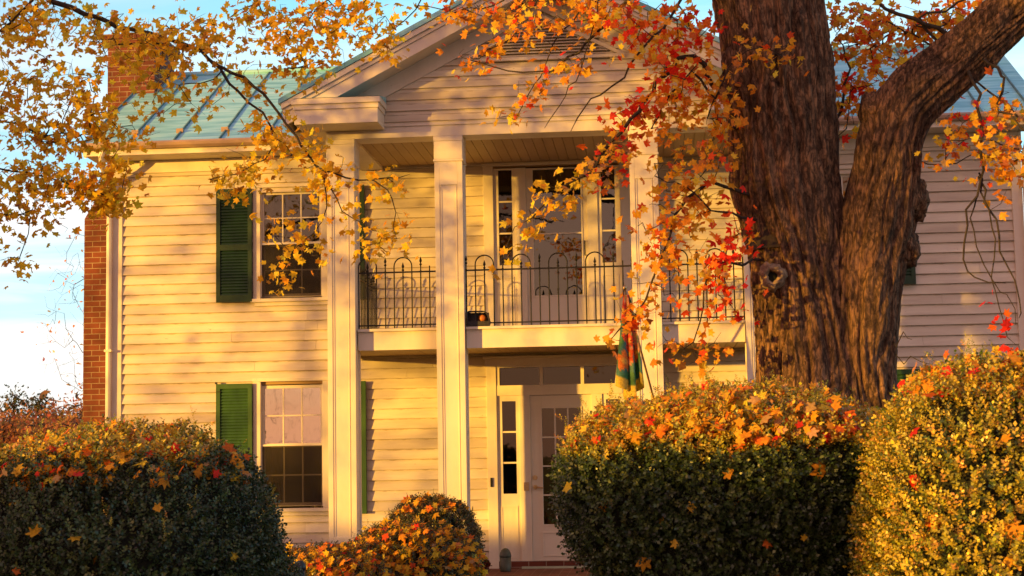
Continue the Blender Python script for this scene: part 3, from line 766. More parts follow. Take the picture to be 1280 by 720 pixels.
# ------------------------------------------------------------------ branching
class Net:
    """a growing set of branch nodes; each new twig joins the nearest node, thickness follows what it carries"""
    def __init__(s): s.p = []; s.par = []; s.fix = []; s.tips = []
    def chain(s, pts, r0, r1, start=None, step=.16):
        """a modelled limb through the points, from radius r0 to r1; start: index of the node it leaves"""
        pts = [np.array(q, float) for q in pts]
        if start is not None: pts = [np.array(s.p[start])]+pts
        # Catmull-Rom
        out = []
        for i in range(len(pts)-1):
            p0 = pts[max(i-1, 0)]; p1 = pts[i]; p2 = pts[i+1]; p3 = pts[min(i+2, len(pts)-1)]
            m = max(2, int(np.linalg.norm(p2-p1)/step))
            for k in range(m):
                t = k/m
                out.append(.5*((2*p1)+(-p0+p2)*t+(2*p0-5*p1+4*p2-p3)*t*t+(-p0+3*p1-3*p2+p3)*t**3))
        out.append(pts[-1])
        if start is not None: out = out[1:]
        prev = -1 if start is None else start; ids = []
        for i, q in enumerate(out):
            q = q+RNG.normal(0, .012, 3)*(1 if r0 < .08 else 0)
            s.p.append(q); s.par.append(prev); s.fix.append(r0+(r1-r0)*i/max(1, len(out)-1)); prev = len(s.p)-1; ids.append(prev)
        return ids
    def near(s, q, maxr=9):
        P = np.array(s.p); f = np.array(s.fix)
        d = np.linalg.norm(P-np.array(q), axis=1)+np.where(f > maxr, 3, 0)
        return int(d.argmin())
    def grow(s, tips, step=.11, droop=.10, wob=.03, thick_pen=.0):
        tips = [np.array(t) for t in tips]
        base = np.array(s.p)
        d0 = np.array([np.min(np.linalg.norm(base-t, axis=1)) for t in tips]); order = np.argsort(d0)
        buf = np.zeros((len(s.p)+len(tips)*60, 3)); nb = len(s.p); buf[:nb] = base
        for ti in order:
            t = tips[ti]; d = np.linalg.norm(buf[:nb]-t, axis=1); j = int(d.argmin()); a = buf[j].copy(); L_ = d[j]
            if L_ < .04: s.tips.append(j); continue
            pj = s.par[j]
            tang = (a-buf[pj]) if pj >= 0 else t-a
            tang = tang/(np.linalg.norm(tang)+1e-6)
            m = max(1, min(50, int(L_/step)))
            c1 = a+tang*L_*.35+RNG.normal(0, wob, 3)*L_; c1[2] += droop*L_
            prev = j
            for k in range(1, m+1):
                u = k/m
                q = (1-u)**2*a+2*u*(1-u)*c1+u*u*t+(RNG.normal(0, .008, 3) if k < m else 0)
                s.p.append(q); s.par.append(prev); s.fix.append(0); buf[nb] = q; nb += 1; prev = nb-1
                if nb >= len(buf)-60: buf = np.concatenate([buf, np.zeros((4000, 3))])
            s.tips.append(prev)
    def radii(s, r_tip=.0022, power=2.3):
        n = len(s.p); w = np.zeros(n)
        for t in s.tips: w[t] += 1
        for i in range(n-1, -1, -1):
            if s.par[i] >= 0: w[s.par[i]] += w[i]
        r = r_tip*np.maximum(w, 1)**(1/power)
        f = np.array(s.fix); return np.where(f > 0, f, r)
    def mesh(s, name, mat, parent, r_tip=.0022, rmin_sides=(4, 6, 10), lo=0, power=2.3, sel=None, cap=.06):
        r = s.radii(r_tip, power); P = np.array(s.p)
        f = np.array(s.fix); r = np.where(f > 0, r, np.minimum(r, cap))
        kids = [[] for _ in s.p]
        for i, pj in enumerate(s.par):
            if pj >= 0: kids[pj].append(i)
        V = []; F = []; base = 0
        started = set()
        stack = [i for i, pj in enumerate(s.par) if pj < 0]
        ref = np.array([.31, .77, .55])
        chains = []
        work = [(i, None) for i in stack]
        while work:
            i, frm = work.pop()
            ch = [] if frm is None else [frm]
            cur = i
            while True:
                ch.append(cur)
                k = kids[cur]
                if not k: break
                k = sorted(k, key=lambda q: -r[q]); 
                for o in k[1:]: work.append((o, cur))
                cur = k[0]
            if len(ch) > 1: chains.append((ch, frm))
        for ch, frm in chains:
            pts = P[ch]; rr = r[ch].copy()
            if frm is not None: rr[0] = min(rr[0], rr[1]*1.25)
            rr[-1] *= .6
            n = rmin_sides[0] if rr.max() < .008 else rmin_sides[1] if rr.max() < .04 else rmin_sides[2]
            t = np.gradient(pts, axis=0) if len(pts) > 2 else np.repeat((pts[1]-pts[0])[None], len(pts), 0)
            t /= np.linalg.norm(t, axis=1, keepdims=True)+1e-9
            a = np.cross(t, ref); a /= np.linalg.norm(a, axis=1, keepdims=True)+1e-9; b = np.cross(t, a)
            ang = np.arange(n)*2*math.pi/n
            ring = pts[:, None]+rr[:, None, None]*(np.cos(ang)[None, :, None]*a[:, None]+np.sin(ang)[None, :, None]*b[:, None])
            V.append(ring.reshape(-1, 3)); m = len(pts)
            i0, k0 = np.meshgrid(np.arange(m-1), np.arange(n), indexing='ij'); k1 = (k0+1) % n
            F.append((base+np.stack([i0*n+k0, i0*n+k1, (i0+1)*n+k1, (i0+1)*n+k0], -1)).reshape(-1, 4)); base += m*n
        return np_mesh(name, np.concatenate(V), np.concatenate(F), mat, parent, smooth=True)

def leaves_on(net, tip_ids, per, size, palette_of, spread=.13, tmpl=(MT_V, MT_F), face=None):
    P = np.array(net.p); par = np.array(net.par); pos = []; pal = []
    for t in tip_ids:
        j = t
        for k in range(RNG.integers(per[0], per[1]+1)):
            pos.append(P[j]+RNG.normal(0, spread, 3)*np.array([1, 1, .8])*.5+np.array([0, 0, -.035]))
            if RNG.random() < .55 and par[j] >= 0: j = par[j]
        pal.append((len(pos), palette_of(P[t])))
    pos = np.array(pos); n = len(pos); cols = np.zeros((n, 3)); a = 0
    for e, pl in pal:
        if e > a: cols[a:e] = pick_cols(e-a, pl)
        a = e
    sz = RNG.normal(size, size*.17, n).clip(size*.55, size*1.5)
    fr = rand_rot(n, .38, np.repeat(np.array([[-.3, -.75, .55]]), n, 0) if face is None else face)
    return leaf_arrays(pos, sz, fr, *tmpl, cols)

def px_cluster(n, cx, cy, rx, ry, Y0, Y1):
    """n twig ends spread through a clump measured at (cx, cy) in the photograph, between two depths"""
    out = []
    while len(out) < n:
        a, b = RNG.uniform(-1, 1, 2)
        if a*a+b*b < 1: out.append(at(cx+a*rx, cy+b*ry, RNG.uniform(Y0, Y1)))
    return out
def ball(n, c, r):
    out = []
    while len(out) < n:
        q = RNG.uniform(-1, 1, 3); l = np.linalg.norm(q)
        if .35 < l < 1: out.append(np.array(c)+q*np.array(r))
    return out

# ------------------------------------------------------------------ trunks
def trunk_loft(rings, nseg=120, step=.028, furrow=.028, seed=0, freq=5.0):
    """rings: list of (centre, rx, ry) along a stem; furrowed bark is modelled in the surface"""
    C = np.array([r_[0] for r_ in rings], float); RX = np.array([r_[1] for r_ in rings]); RY_ = np.array([r_[2] for r_ in rings])
    d = np.concatenate([[0], np.cumsum(np.linalg.norm(np.diff(C, axis=0), axis=1))]); n = int(d[-1]/step)
    tt = np.linspace(0, d[-1], n)
    def sm(vals):
        x = np.interp(tt, d, vals); k = np.ones(9)/9
        xp = np.concatenate([np.full(4, x[0]), x, np.full(4, x[-1])]); return np.convolve(xp, k, 'valid')
    cx, cy, cz = sm(C[:, 0]), sm(C[:, 1]), sm(C[:, 2]); rx, ry = sm(RX), sm(RY_)
    P = np.stack([cx, cy, cz], 1); T = np.gradient(P, axis=0); T /= np.linalg.norm(T, axis=1, keepdims=True)
    A = np.cross(np.array([0, 1., 0]), T); A /= np.linalg.norm(A, axis=1, keepdims=True); B = np.cross(T, A)
    V = np.zeros((n, nseg, 3))
    for k in range(nseg):
        th = 2*math.pi*k/nseg; ct, st = math.cos(th), math.sin(th)
        for i in range(n):
            L_ = tt[i]
            q = Vector((ct*freq*.55, st*freq*.55, L_*.9+seed*7.3))
            lob = noise.noise(Vector((ct*1.1, st*1.1, L_*.35+seed)))*.10
            # meandering furrows
            sw = th*2*round(freq*1.9)+noise.noise(Vector((ct*1.5, st*1.5, L_*1.3+seed)))*9.5
            n1 = noise.noise(Vector((ct*freq, st*freq, L_*1.7+seed*3)))
            n2 = noise.noise(Vector((ct*freq*2.6, st*freq*2.6, L_*5.2+seed*5)))
            rid = 1-abs(math.sin(sw*.5+n1*1.6))
            h = -rid**1.6*.85+n1*.40+n2*.40-max(0, abs(noise.noise(Vector((ct*9, st*9, L_*13+seed))))-.25)*.6
            rr = 1+lob
            V[i, k] = P[i]+A[i]*(rx[i]*rr+furrow*h)*ct+B[i]*(ry[i]*rr+furrow*h)*st
    i0, k0 = np.meshgrid(np.arange(n-1), np.arange(nseg), indexing='ij'); k1 = (k0+1) % nseg
    F = np.stack([i0*nseg+k0, i0*nseg+k1, (i0+1)*nseg+k1, (i0+1)*nseg+k0], -1).reshape(-1, 4)
    return V.reshape(-1, 3), F, P

def merge(parts):
    V = []; F = []; b = 0
    for v, f in parts: V.append(v); F.append(f+b); b += len(v)
    return np.concatenate(V), np.concatenate(F)

# ================================================================== the big maple on the right
TY = -7.7
MAPLE = empty('maple_tree', (2.35, TY, 0), 'massive old maple with double trunk and knothole before the right half of the house', 'tree')
def ring(z, xl, xr, d=None, y=TY): return ((((xl+xr)/2), y, z), (xr-xl)/2, (d or (xr-xl)/2*.9))
tl = trunk_loft([ring(-.1, 1.25, 2.95, .75), ring(.35, 1.55, 2.80, .6), ring(1.0, 1.76, 2.70, .50), ring(1.8, 1.83, 2.66, .46), ring(2.2, 1.845, 2.64), ring(2.6, 1.84, 2.60), ring(3.05, 1.83, 2.55), ring(3.3, 1.77, 2.53),
                 ring(3.5, 1.715, 2.50), ring(3.9, 1.72, 2.50), ring(4.3, 1.71, 2.49), ring(4.7, 1.66, 2.44), ring(5.1, 1.60, 2.40), ring(6.0, 1.62, 2.25), ring(7.2, 1.75, 2.12)], 260, .020, .050, 1)
ts = trunk_loft([((2.85, TY+.12, -.1), .42, .5), ((2.72, TY+.08, .6), .32, .38), ((2.60, TY+.03, 1.5), .28, .31), ((2.575, TY-.02, 2.2), .262, .29), ((2.625, TY-.05, 2.7), .275, .29), ((2.735, TY-.07, 3.15), .28, .29), ((2.80, TY-.08, 3.45), .255, .28),
                 ((2.84, TY-.1, 3.72), .235, .27), ((2.93, TY-.12, 3.97), .235, .25), ((3.10, TY-.14, 4.13), .225, .24), ((3.30, TY-.17, 4.27), .205, .22), ((3.50, TY-.2, 4.44), .195, .205), ((3.75, TY-.25, 4.66), .18, .19),
                 ((4.3, TY-.4, 5.2), .165, .17), ((5.0, TY-.7, 6.0), .14, .14), ((5.6, TY-1.0, 7.0), .10, .10)], 200, .020, .038, 2, 4.4)
# burls: on the outer side of the second stem and on the left of the first
def burl(c, r, seed):
    n, m = 26, 36; V = []
    for i in range(n):
        ph = math.pi*i/(n-1)
        for k in range(m):
            th = 2*math.pi*k/m; d = Vector((math.sin(ph)*math.cos(th), math.sin(ph)*math.sin(th), math.cos(ph)))
            q = 1+.22*noise.noise(d*2.2+Vector((seed, 0, 0)))+.12*noise.noise(d*7+Vector((0, seed, 0)))
            V.append((c[0]+d.x*r[0]*q, c[1]+d.y*r[1]*q, c[2]+d.z*r[2]*q))
    F = [(i*m+k, (i+1)*m+k, (i+1)*m+(k+1) % m, i*m+(k+1) % m) for i in range(n-1) for k in range(m)]
    return np.array(V), np.array(F)
b1 = burl((2.98, TY-.06, 3.34), (.13, .13, .18), 1); b2 = burl((2.93, TY-.1, 2.98), (.10, .12, .14), 4); b3 = burl((1.80, TY-.12, 4.25), (.14, .16, .28), 9)
b4 = burl((2.74, TY-.14, 3.98), (.10, .12, .14), 13)
V_, F_ = merge([tl[:2], ts[:2], b1, b2, b3, b4])
trunk = np_mesh('trunk', V_, F_, M['bark'], MAPLE, smooth=True)
kx, ky, kz = at(966, 345, TY-.385)
m = MB(); nk = 26
prof = [(.098, .06), (.082, .010), (.068, -.010), (.054, -.018), (.042, -.010), (.032, .02), (.029, .09)]
base = len(m.v)
for r_, dy in prof:
    for k in range(nk):
        a = 2*math.pi*k/nk; q = 1+.10*math.sin(3*a+1)+.06*math.sin(7*a)+.05*math.sin(13*a+2)*(r_ > .06)
        m.v.append((kx+r_*q*math.cos(a), ky+dy, kz+r_*1.08*q*math.sin(a)))
for i in range(len(prof)-1):
    for k in range(nk): m.f.append((i*nk+k, i*nk+(k+1) % nk, (i+1)*nk+(k+1) % nk, (i+1)*nk+k))
kh = m.build('knothole', M['wood'], trunk, smooth=True)
kh.location = (0, 0, 0)
MB().tube([(kx, ky+.028, kz), (kx, ky+.09, kz)], .034, 16).build('hollow_shade', M['core'], kh)  # dark plug, the shade of the hole put into its colour

net = Net()
P3 = lambda *a: [at(x, y, Y) for x, y, Y in a]
t0 = net.chain([(2.1, TY, 3.0), (2.08, TY, 5.0), (1.9, TY, 7.1)], .30, .16)                      # inside the trunk
s0 = net.chain([(2.8, TY-.08, 3.5), (3.0, TY-.13, 4.05), (3.75, TY-.25, 4.66), (5.0, TY-.7, 6.0), (5.6, TY-1, 7.0), (6.2, TY-1.2, 8.4)], .12, .06)
top = t0[-1]
# crown limbs above the frame
for pts, r0 in ([[(1.2, TY-.4, 8.0), (-.4, TY-1, 9.2), (-1.6, TY-1.2, 10.4)], .15], [[(2.3, TY+.6, 8.4), (2.9, TY+1.4, 10), (3.2, TY+1.8, 11.6)], .14], [[(2.0, TY-1.2, 8.4), (2.2, TY-2.6, 9.6)], .12]):
    net.chain(pts, r0, .03, start=top)
lb = net.near((2.0, TY, 5.6)); 
a1 = net.chain([(1.0, TY-.3, 5.75), (-.2, TY-.1, 6.0), (-1.6, TY+.2, 5.95), (-2.6, TY+.4, 5.7)], .08, .02, start=lb)   # long low limb, just above the picture
a2 = net.chain([(2.9, TY+.6, 5.9), (3.8, TY+1.0, 6.1)], .06, .02, start=net.near((2.05, TY, 5.3)))
# small branches that show
g = [(P3((893, 105, -7.85), (878, 78, -7.9), (858, 72, -8), (843, 84, -8.05), (812, 118, -8.1), (788, 152, -8.2), (762, 182, -8.2), (738, 212, -8.2), (700, 236, -8.2), (668, 272, -8.2)), .026, .006, t0),
     (P3((900, 150, -8.0), (885, 110, -8.1), (862, 92, -8.1), (838, 118, -8.15), (818, 160, -8.2)), .016, .005, t0),
     (P3((905, 235, -8.05), (880, 228, -8.1), (850, 258, -8.2), (838, 300, -8.3), (812, 350, -8.3), (795, 395, -8.3), (765, 420, -8.3)), .016, .005, t0),
     (P3((915, 270, -8.1), (888, 262, -8.2), (862, 232, -8.2), (832, 226, -8.2)), .012, .004, t0),
     (P3((925, 330, -8.1), (905, 320, -8.2), (885, 340, -8.3), (880, 385, -8.3), (862, 440, -8.3)), .012, .004, t0),
     (P3((860, -30, -7.9), (838, 18, -8), (816, 45, -8.1), (790, 82, -8.1), (765, 110, -8.1), (738, 128, -8.1), (712, 165, -8.1)), .015, .004, a1),
     (P3((805, -30, -7.6), (785, 0, -7.6), (758, 28, -7.6), (735, 52, -7.6), (712, 72, -7.6), (690, 88, -7.6), (655, 90, -7.6), (620, 85, -7.6), (580, 74, -7.6)), .017, .004, a1),
     (P3((700, -30, -7.5), (672, 0, -7.5), (662, 25, -7.5), (640, 48, -7.5), (610, 66, -7.5), (592, 75, -7.5)), .010, .004, a1),
     (P3((745, -20, -7.4), (728, 12, -7.4), (700, 40, -7.4), (682, 78, -7.4), (660, 120, -7.4), (640, 150, -7.4)), .010, .003, a1),
     (P3((735, 60, -7.8), (705, 118, -7.8), (680, 160, -7.8)), .007, .003, a1),
     (P3((640, -20, -7.2), (600, 8, -7.2), (555, 14, -7.2), (515, 5, -7.2)), .010, .004, a1),
     (P3((1187, 45, -7.9), (1160, 27, -8.0), (1125, 18, -8.0), (1095, -2, -8.0), (1060, -25, -8.0)), .020, .010, s0),
     (P3((1150, 24, -8.0), (1180, 10, -8.0), (1215, -2, -8.0), (1250, -30, -8)), .012, .006, s0),
     (P3((1122, 35, -7.4), (1090, 60, -7.4), (1060, 75, -7.4)), .010, .004, s0),
     (P3((1218, 105, -8.1), (1223, 150, -8.2), (1226, 225, -8.25), (1212, 262, -8.3), (1205, 300, -8.3), (1208, 340, -8.3), (1234, 352, -8.3), (1262, 350, -8.3)), .013, .004, s0),
     (P3((1227, 222, -8.25), (1243, 275, -8.3), (1256, 330, -8.3), (1270, 372, -8.3), (1276, 400, -8.3)), .009, .004, None),
     (P3((1226, 226, -8.25), (1246, 300, -8.35), (1240, 345, -8.35), (1250, 385, -8.35), (1262, 420, -8.35)), .007, .003, None),
     (P3((1216, 255, -8.25), (1222, 310, -8.4), (1240, 352, -8.4), (1258, 372, -8.4), (1272, 405, -8.4)), .006, .003, None),
     (P3((1255, 100, -8.3), (1245, 130, -8.3), (1262, 145, -8.3), (1290, 175, -8.3)), .012, .006, s0),
     (P3((1300, 170, -8.3), (1275, 185, -8.3), (1240, 178, -8.3), (1200, 176, -8.3), (1175, 172, -8.3)), .009, .004, s0),
     (P3((1140, 195, -7.8), (1162, 204, -7.9), (1195, 203, -7.9), (1222, 190, -7.9), (1245, 200, -7.9)), .006, .003, s0),
     (P3((1046, 150, -7.6), (1052, 118, -7.5), (1062, 90, -7.5), (1058, 60, -7.5)), .016, .006, t0),
     (P3((1050, 170, -7.6), (1062, 140, -7.5), (1064, 100, -7.5)), .006, .003, t0),
     (P3((1118, 425, -7.9), (1128, 415, -8.0), (1138, 425, -8.1)), .006, .003, s0),
     (P3((1116, 440, -7.9), (1140, 446, -8.0), (1165, 455, -8.1)), .007, .003, s0)]
for pts, r0, r1, src in g:
    st = net.near(pts[0]) if src is None else src[int(np.argmin([np.linalg.norm(net.p[i]-pts[0]) for i in src]))]
    net.chain(pts, r0, r1, start=st, step=.09)

CL = [  # twig ends, centre, half size, depths, palette
    (26, 590, 12, 42, 20, -7.6, -7.0, EMBER), (62, 690, 14, 90, 26, -8.0, -7.2, EMBER), (40, 800, 20, 60, 30, -8.3, -7.5, EMBER),
    (44, 850, 80, 48, 50, -8.4, -7.7, EMBER), (14, 800, 45, 30, 26, -8.4, -7.9, RED), (13, 828, 78, 22, 18, -8.5, -8.2, RED), (16, 870, 30, 28, 28, -8.3, -7.8, RED),
    (15, 790, 140, 26, 22, -8.3, -8.0, RED), (26, 836, 140, 36, 30, -8.3, -7.9, EMBER),
    (10, 645, 50, 38, 22, -7.6, -7.4, MIX), (12, 700, 78, 36, 22, -7.8, -7.5, MIX), (5, 628, 145, 14, 10, -7.4, -7.3, GOLD), (7, 655, 112, 30, 14, -7.5, -7.4, EMBER), (8, 600, 70, 34, 14, -7.6, -7.4, EMBER),
    (16, 762, 186, 26, 16, -8.3, -8.1, MIX), (13, 744, 212, 26, 16, -8.3, -8.1, MIX), (15, 700, 238, 26, 15, -8.3, -8.1, GOLD), (10, 668, 270, 18, 14, -8.3, -8.1, GOLD), (4, 634, 316, 8, 12, -8.3, -8.2, GOLD),
    (34, 862, 215, 46, 44, -8.4, -8.0, EMBER), (40, 842, 285, 48, 40, -8.4, -8.1, EMBER), (14, 918, 300, 15, 45, -8.5, -8.3, RED), (12, 912, 365, 16, 26, -8.5, -8.3, RED), (9, 895, 330, 24, 20, -8.5, -8.3, MIX),
    (20, 830, 360, 46, 34, -8.4, -8.2, EMBER), (11, 785, 400, 20, 40, -8.4, -8.2, EMBER), (14, 862, 425, 44, 24, -8.4, -8.2, EMBER), (4, 868, 455, 26, 10, -8.4, -8.2, GOLD),
    (30, 898, 150, 24, 60, -8.4, -8.2, EMBER), (10, 925, 80, 20, 60, -8.5, -8.3, EMBER), (8, 990, 40, 30, 50, -8.4, -8.25, EMBER),
    (58, 1072, 28, 36, 40, -7.7, -7.0, EMBER), (58, 1130, 40, 46, 40, -7.7, -7.0, EMBER), (34, 1080, 100, 32, 32, -7.6, -7.1, EMBER), (38, 1190, 20, 46, 28, -7.6, -7.0, EMBER), (22, 1235, 10, 40, 18, -7.3, -6.9, MIX),
    (10, 1076, 105, 20, 14, -7.5, -7.3, RED), (12, 1058, 140, 14, 26, -7.5, -7.3, EMBER),
    (18, 1245, 130, 34, 26, -8.4, -8.0, MIX), (20, 1250, 180, 36, 26, -8.4, -8.1, EMBER), (14, 1190, 162, 24, 24, -8.2, -7.9, MIX), (9, 1262, 208, 18, 22, -8.4, -8.2, EMBER), (5, 1182, 185, 14, 14, -8.1, -7.9, EMBER),
    (2, 1256, 402, 7, 6, -8.4, -8.3, RED), (2, 1270, 428, 6, 6, -8.4, -8.3, RED), (2, 1255, 250, 12, 14, -8.4, -8.3, EMBER)]
allt = []; pal_pts = []; pal_ids = []
for n_, cx, cy, rx, ry, Ya, Yb, pl in CL:
    q = px_cluster(n_, cx, cy, rx, ry, Ya, Yb); allt += q; pal_pts += q; pal_ids += [pl]*n_
net.grow(allt, step=.09, droop=.12)
vis_tips = list(net.tips)
PP = np.array(pal_pts)
pal_near = lambda q: pal_ids[int(np.argmin(np.linalg.norm(PP-q, axis=1)))]
A_ = leaves_on(net, vis_tips, (3, 5), .057, pal_near, .15)
n_before = len(net.tips)
hid = ball(330, (1.4, TY-.3, 9.2), (4.6, 3.6, 3.0))+ball(120, (5.6, TY-.9, 8.2), (2.4, 2.6, 2.2))
net.grow(hid, step=.3, droop=.1)
B_ = leaves_on(net, net.tips[n_before:], (14, 20), .10, lambda q: EMBER, .95, (MS_V, MS_F))
net.mesh('branches', M['twig'], MAPLE, r_tip=.0016)
V1, F1, C1 = A_; V2, F2, C2 = B_
np_mesh('foliage', np.concatenate([V1, V2]), np.concatenate([F1, F2+len(V1)]), M['leaf'], MAPLE, cols=np.concatenate([C1, C2]))

# ================================================================== the golden maple standing off to the left
LX, LY = -7.4, -10.6
GM = empty('maple_tree', (LX, LY, 0), 'golden maple whose drooping branches hang over the left roof and chimney', 'tree')
net = Net()
tv = trunk_loft([((LX, LY, -.1), .5, .5), ((LX+.03, LY, .8), .31, .31), ((LX+.1, LY, 2.2), .26, .26), ((LX+.1, LY, 4.2), .22, .22), ((LX-.1, LY+.1, 6.4), .16, .16), ((LX-.2, LY+.1, 8.6), .08, .08)], 80, .05, .022, 5, 4)
np_mesh('trunk', tv[0], tv[1], M['bark'], GM, smooth=True)
tr = net.chain([(LX, LY, .4), (LX+.1, LY, 2.2), (LX+.1, LY, 4.2), (LX-.1, LY+.1, 6.4), (LX-.2, LY+.1, 8.7)], .2, .05)
st = net.near((LX+.1, LY, 4.3))
l1 = net.chain([(-5.4, -8.6, 5.0)]+P3((-60, -22, -7.4), (65, 0, -7.2), (105, 17, -7.15), (150, 33, -7.1), (210, 50, -7.05), (262, 74, -7.0), (286, 104, -7.0), (325, 140, -6.95), (345, 172, -6.9)), .06, .008, start=st, step=.1)
l2 = net.chain(P3((280, 84, -7.0), (305, 98, -7.0), (340, 130, -7.0), (368, 168, -7.0), (398, 208, -7.0), (430, 220, -7.0), (466, 226, -7.0), (500, 222, -7.0)), .014, .005, start=net.near(at(262, 74, -7)), step=.1)
l3 = net.chain([(-5.2, -8.4, 4.3)]+P3((-60, 120, -7.5), (0, 152, -7.4), (60, 168, -7.4), (112, 166, -7.4)), .03, .006, start=net.near((LX+.1, LY, 3.7)), step=.1)
l4 = net.chain([(-5.2, -8.6, 3.9)]+P3((-60, 215, -7.7), (0, 212, -7.6), (55, 222, -7.6), (112, 240, -7.6), (135, 246, -7.6)), .026, .005, start=net.near((LX+.1, LY, 3.3)), step=.1)
l5 = net.chain(P3((-40, 262, -7.7), (10, 268, -7.6), (38, 262, -7.6)), .012, .004, start=net.near(at(-60, 215, -7.7)), step=.1)
l6 = net.chain([(-5.0, -8.2, 5.7), (-3.6, -7.6, 5.75), (-2.2, -7.0, 5.6), (-1.0, -6.8, 5.45), (-.3, -6.8, 5.35)], .05, .012, start=net.near((LX, LY, 5.3)), step=.12)
l7 = net.chain(P3((0, 40, -7.5), (28, 12, -7.5), (60, -20, -7.5)), .013, .008, start=net.near(at(-60, 60, -7.5)), step=.1)
for pts in (P3((420, -10, -6.9), (385, 25, -6.9), (372, 60, -6.9), (392, 92, -6.9)), P3((470, -15, -6.9), (440, 20, -6.9), (405, 50, -6.9)), P3((320, -15, -6.9), (330, 20, -6.9), (362, 48, -6.9)),
            P3((540, -12, -6.8), (510, 25, -6.8), (482, 45, -6.8)), P3((398, 208, -7), (420, 250, -7), (452, 278, -7.05), (478, 290, -7.05)), P3((405, 212, -7), (410, 262, -7.05), (380, 300, -7.1), (352, 322, -7.1)),
            P3((345, 172, -6.95), (332, 200, -6.95), (300, 215, -7), (262, 222, -7)), P3((470, 226, -7), (490, 250, -7), (492, 285, -7))):
    net.chain(pts, .007, .003, start=net.near(pts[0]), step=.09)
CLG = [(80, 60, 60, 80, 55, -7.9, -6.9), (66, 172, 62, 74, 48, -7.6, -6.7), (60, 60, 130, 66, 36, -7.8, -7.0), (26, 160, 150, 50, 26, -7.5, -6.8), (34, 245, 45, 60, 42, -7.3, -6.6), (24, 30, 20, 40, 24, -7.9, -7),
       (18, 235, 120, 50, 30, -7.2, -6.7), (46, 320, 30, 60, 32, -7.2, -6.6), (54, 400, 26, 66, 28, -7.1, -6.6), (28, 395, 68, 56, 26, -7.1, -6.6), (14, 470, 50, 28, 22, -7.0, -6.6), (9, 455, 14, 36, 14, -7, -6.7), (9, 340, 90, 40, 22, -7.0, -6.7),
       (48, 62, 218, 66, 20, -7.9, -7.2), (24, 120, 238, 26, 18, -7.7, -7.3), (12, 50, 242, 50, 12, -7.8, -7.4), (14, 10, 255, 26, 14, -7.8, -7.4), (3, 76, 285, 12, 12, -7.6, -7.5), (9, 14, 330, 18, 10, -7.7, -7.4), (26, 80, 170, 56, 14, -7.7, -7.2),
       (24, 150, 215, 14, 30, -7.5, -7.3), (16, 135, 255, 10, 16, -7.5, -7.3),
       (20, 290, 210, 44, 26, -7.1, -6.8), (24, 365, 180, 40, 28, -7.1, -6.8), (12, 320, 165, 30, 20, -7.0, -6.8), (9, 395, 232, 22, 26, -7.1, -6.9), (9, 362, 285, 26, 22, -7.15, -6.95), (6, 352, 350, 14, 18, -7.2, -7.0), (5, 393, 320, 16, 10, -7.2, -7.0),
       (5, 300, 235, 16, 8, -7.0, -6.9), (12, 468, 305, 26, 20, -7.1, -6.9), (7, 500, 222, 22, 8, -7.1, -6.9), (7, 440, 262, 22, 16, -7.1, -6.9), (7, 420, 205, 16, 16, -7.1, -6.9), (6, 495, 280, 14, 20, -7.1, -6.9)]
CLG += [(40, -90, 130, 60, 90, -7.9, -7.2), (40, -180, 60, 90, 90, -8.2, -7.3), (34, -90, 215, 60, 34, -7.9, -7.4), (30, -210, 190, 80, 60, -8.2, -7.5), (30, -60, 20, 60, 40, -7.8, -7.2)]
tips = []
for n_, cx, cy, rx, ry, Ya, Yb in CLG: tips += px_cluster(n_, cx, cy, rx, ry, Ya, Yb)
net.grow(tips, step=.09, droop=.10)
vt = list(net.tips)
A_ = leaves_on(net, vt, (4, 7), .057, lambda q: GOLD, .16)
nb_ = len(net.tips)
hid = ball(230, (-7.4, -9.6, 8.6), (3.0, 3.0, 2.3))+ball(300, (-9.6, -8.7, 6.9), (2.1, 2.2, 1.35))+ball(120, (-8.6, -11.5, 4.9), (1.0, 1.3, 2.2))+ball(34, (-10.2, -9.2, 4.6), (2.2, 1.6, 1.0))+ball(16, (-13, -8.6, 4.6), (1.8, 1.6, 1.0))  # unseen crown lobes added to shade pediment, right wall and porch
net.grow(hid, step=.3, droop=.1)
B_ = leaves_on(net, net.tips[nb_:], (12, 18), .10, lambda q: GOLD, .95, (MS_V, MS_F))
net.mesh('branches', M['twig'], GM, r_tip=.0016)
V1, F1, C1 = A_; V2, F2, C2 = B_
np_mesh('foliage', np.concatenate([V1, V2]), np.concatenate([F1, F2+len(V1)]), M['leaf'], GM, cols=np.concatenate([C1, C2]))

# ------------------------------------------------------------------ clipped box shrubs
def sprig_template(n=8, ln=.075, lf=.024):
    V = []; F = []
    rs = random.Random(3)
    for i in range(n):
        h = ln*(.15+.85*i/(n-1)); a = i*2.4; el = .35+.5*(i/n)
        d = Vector((math.cos(a)*math.cos(el), math.sin(a)*math.cos(el), math.sin(el)))
        s = Vector((-math.sin(a), math.cos(a), 0)); c = d.cross(s); L_ = lf*rs.uniform(.8, 1.15); b = Vector((0, 0, h)); w_ = L_*.33
        k = len(V)
        V += [b+d*L_*.05, b+d*L_*.5+s*w_+c*.003, b+d*L_, b+d*L_*.5-s*w_+c*.003]
        F += [(k, k+1, k+2, k+3)]
    return np.array(V), np.array(F)
SP_V, SP_F = sprig_template()

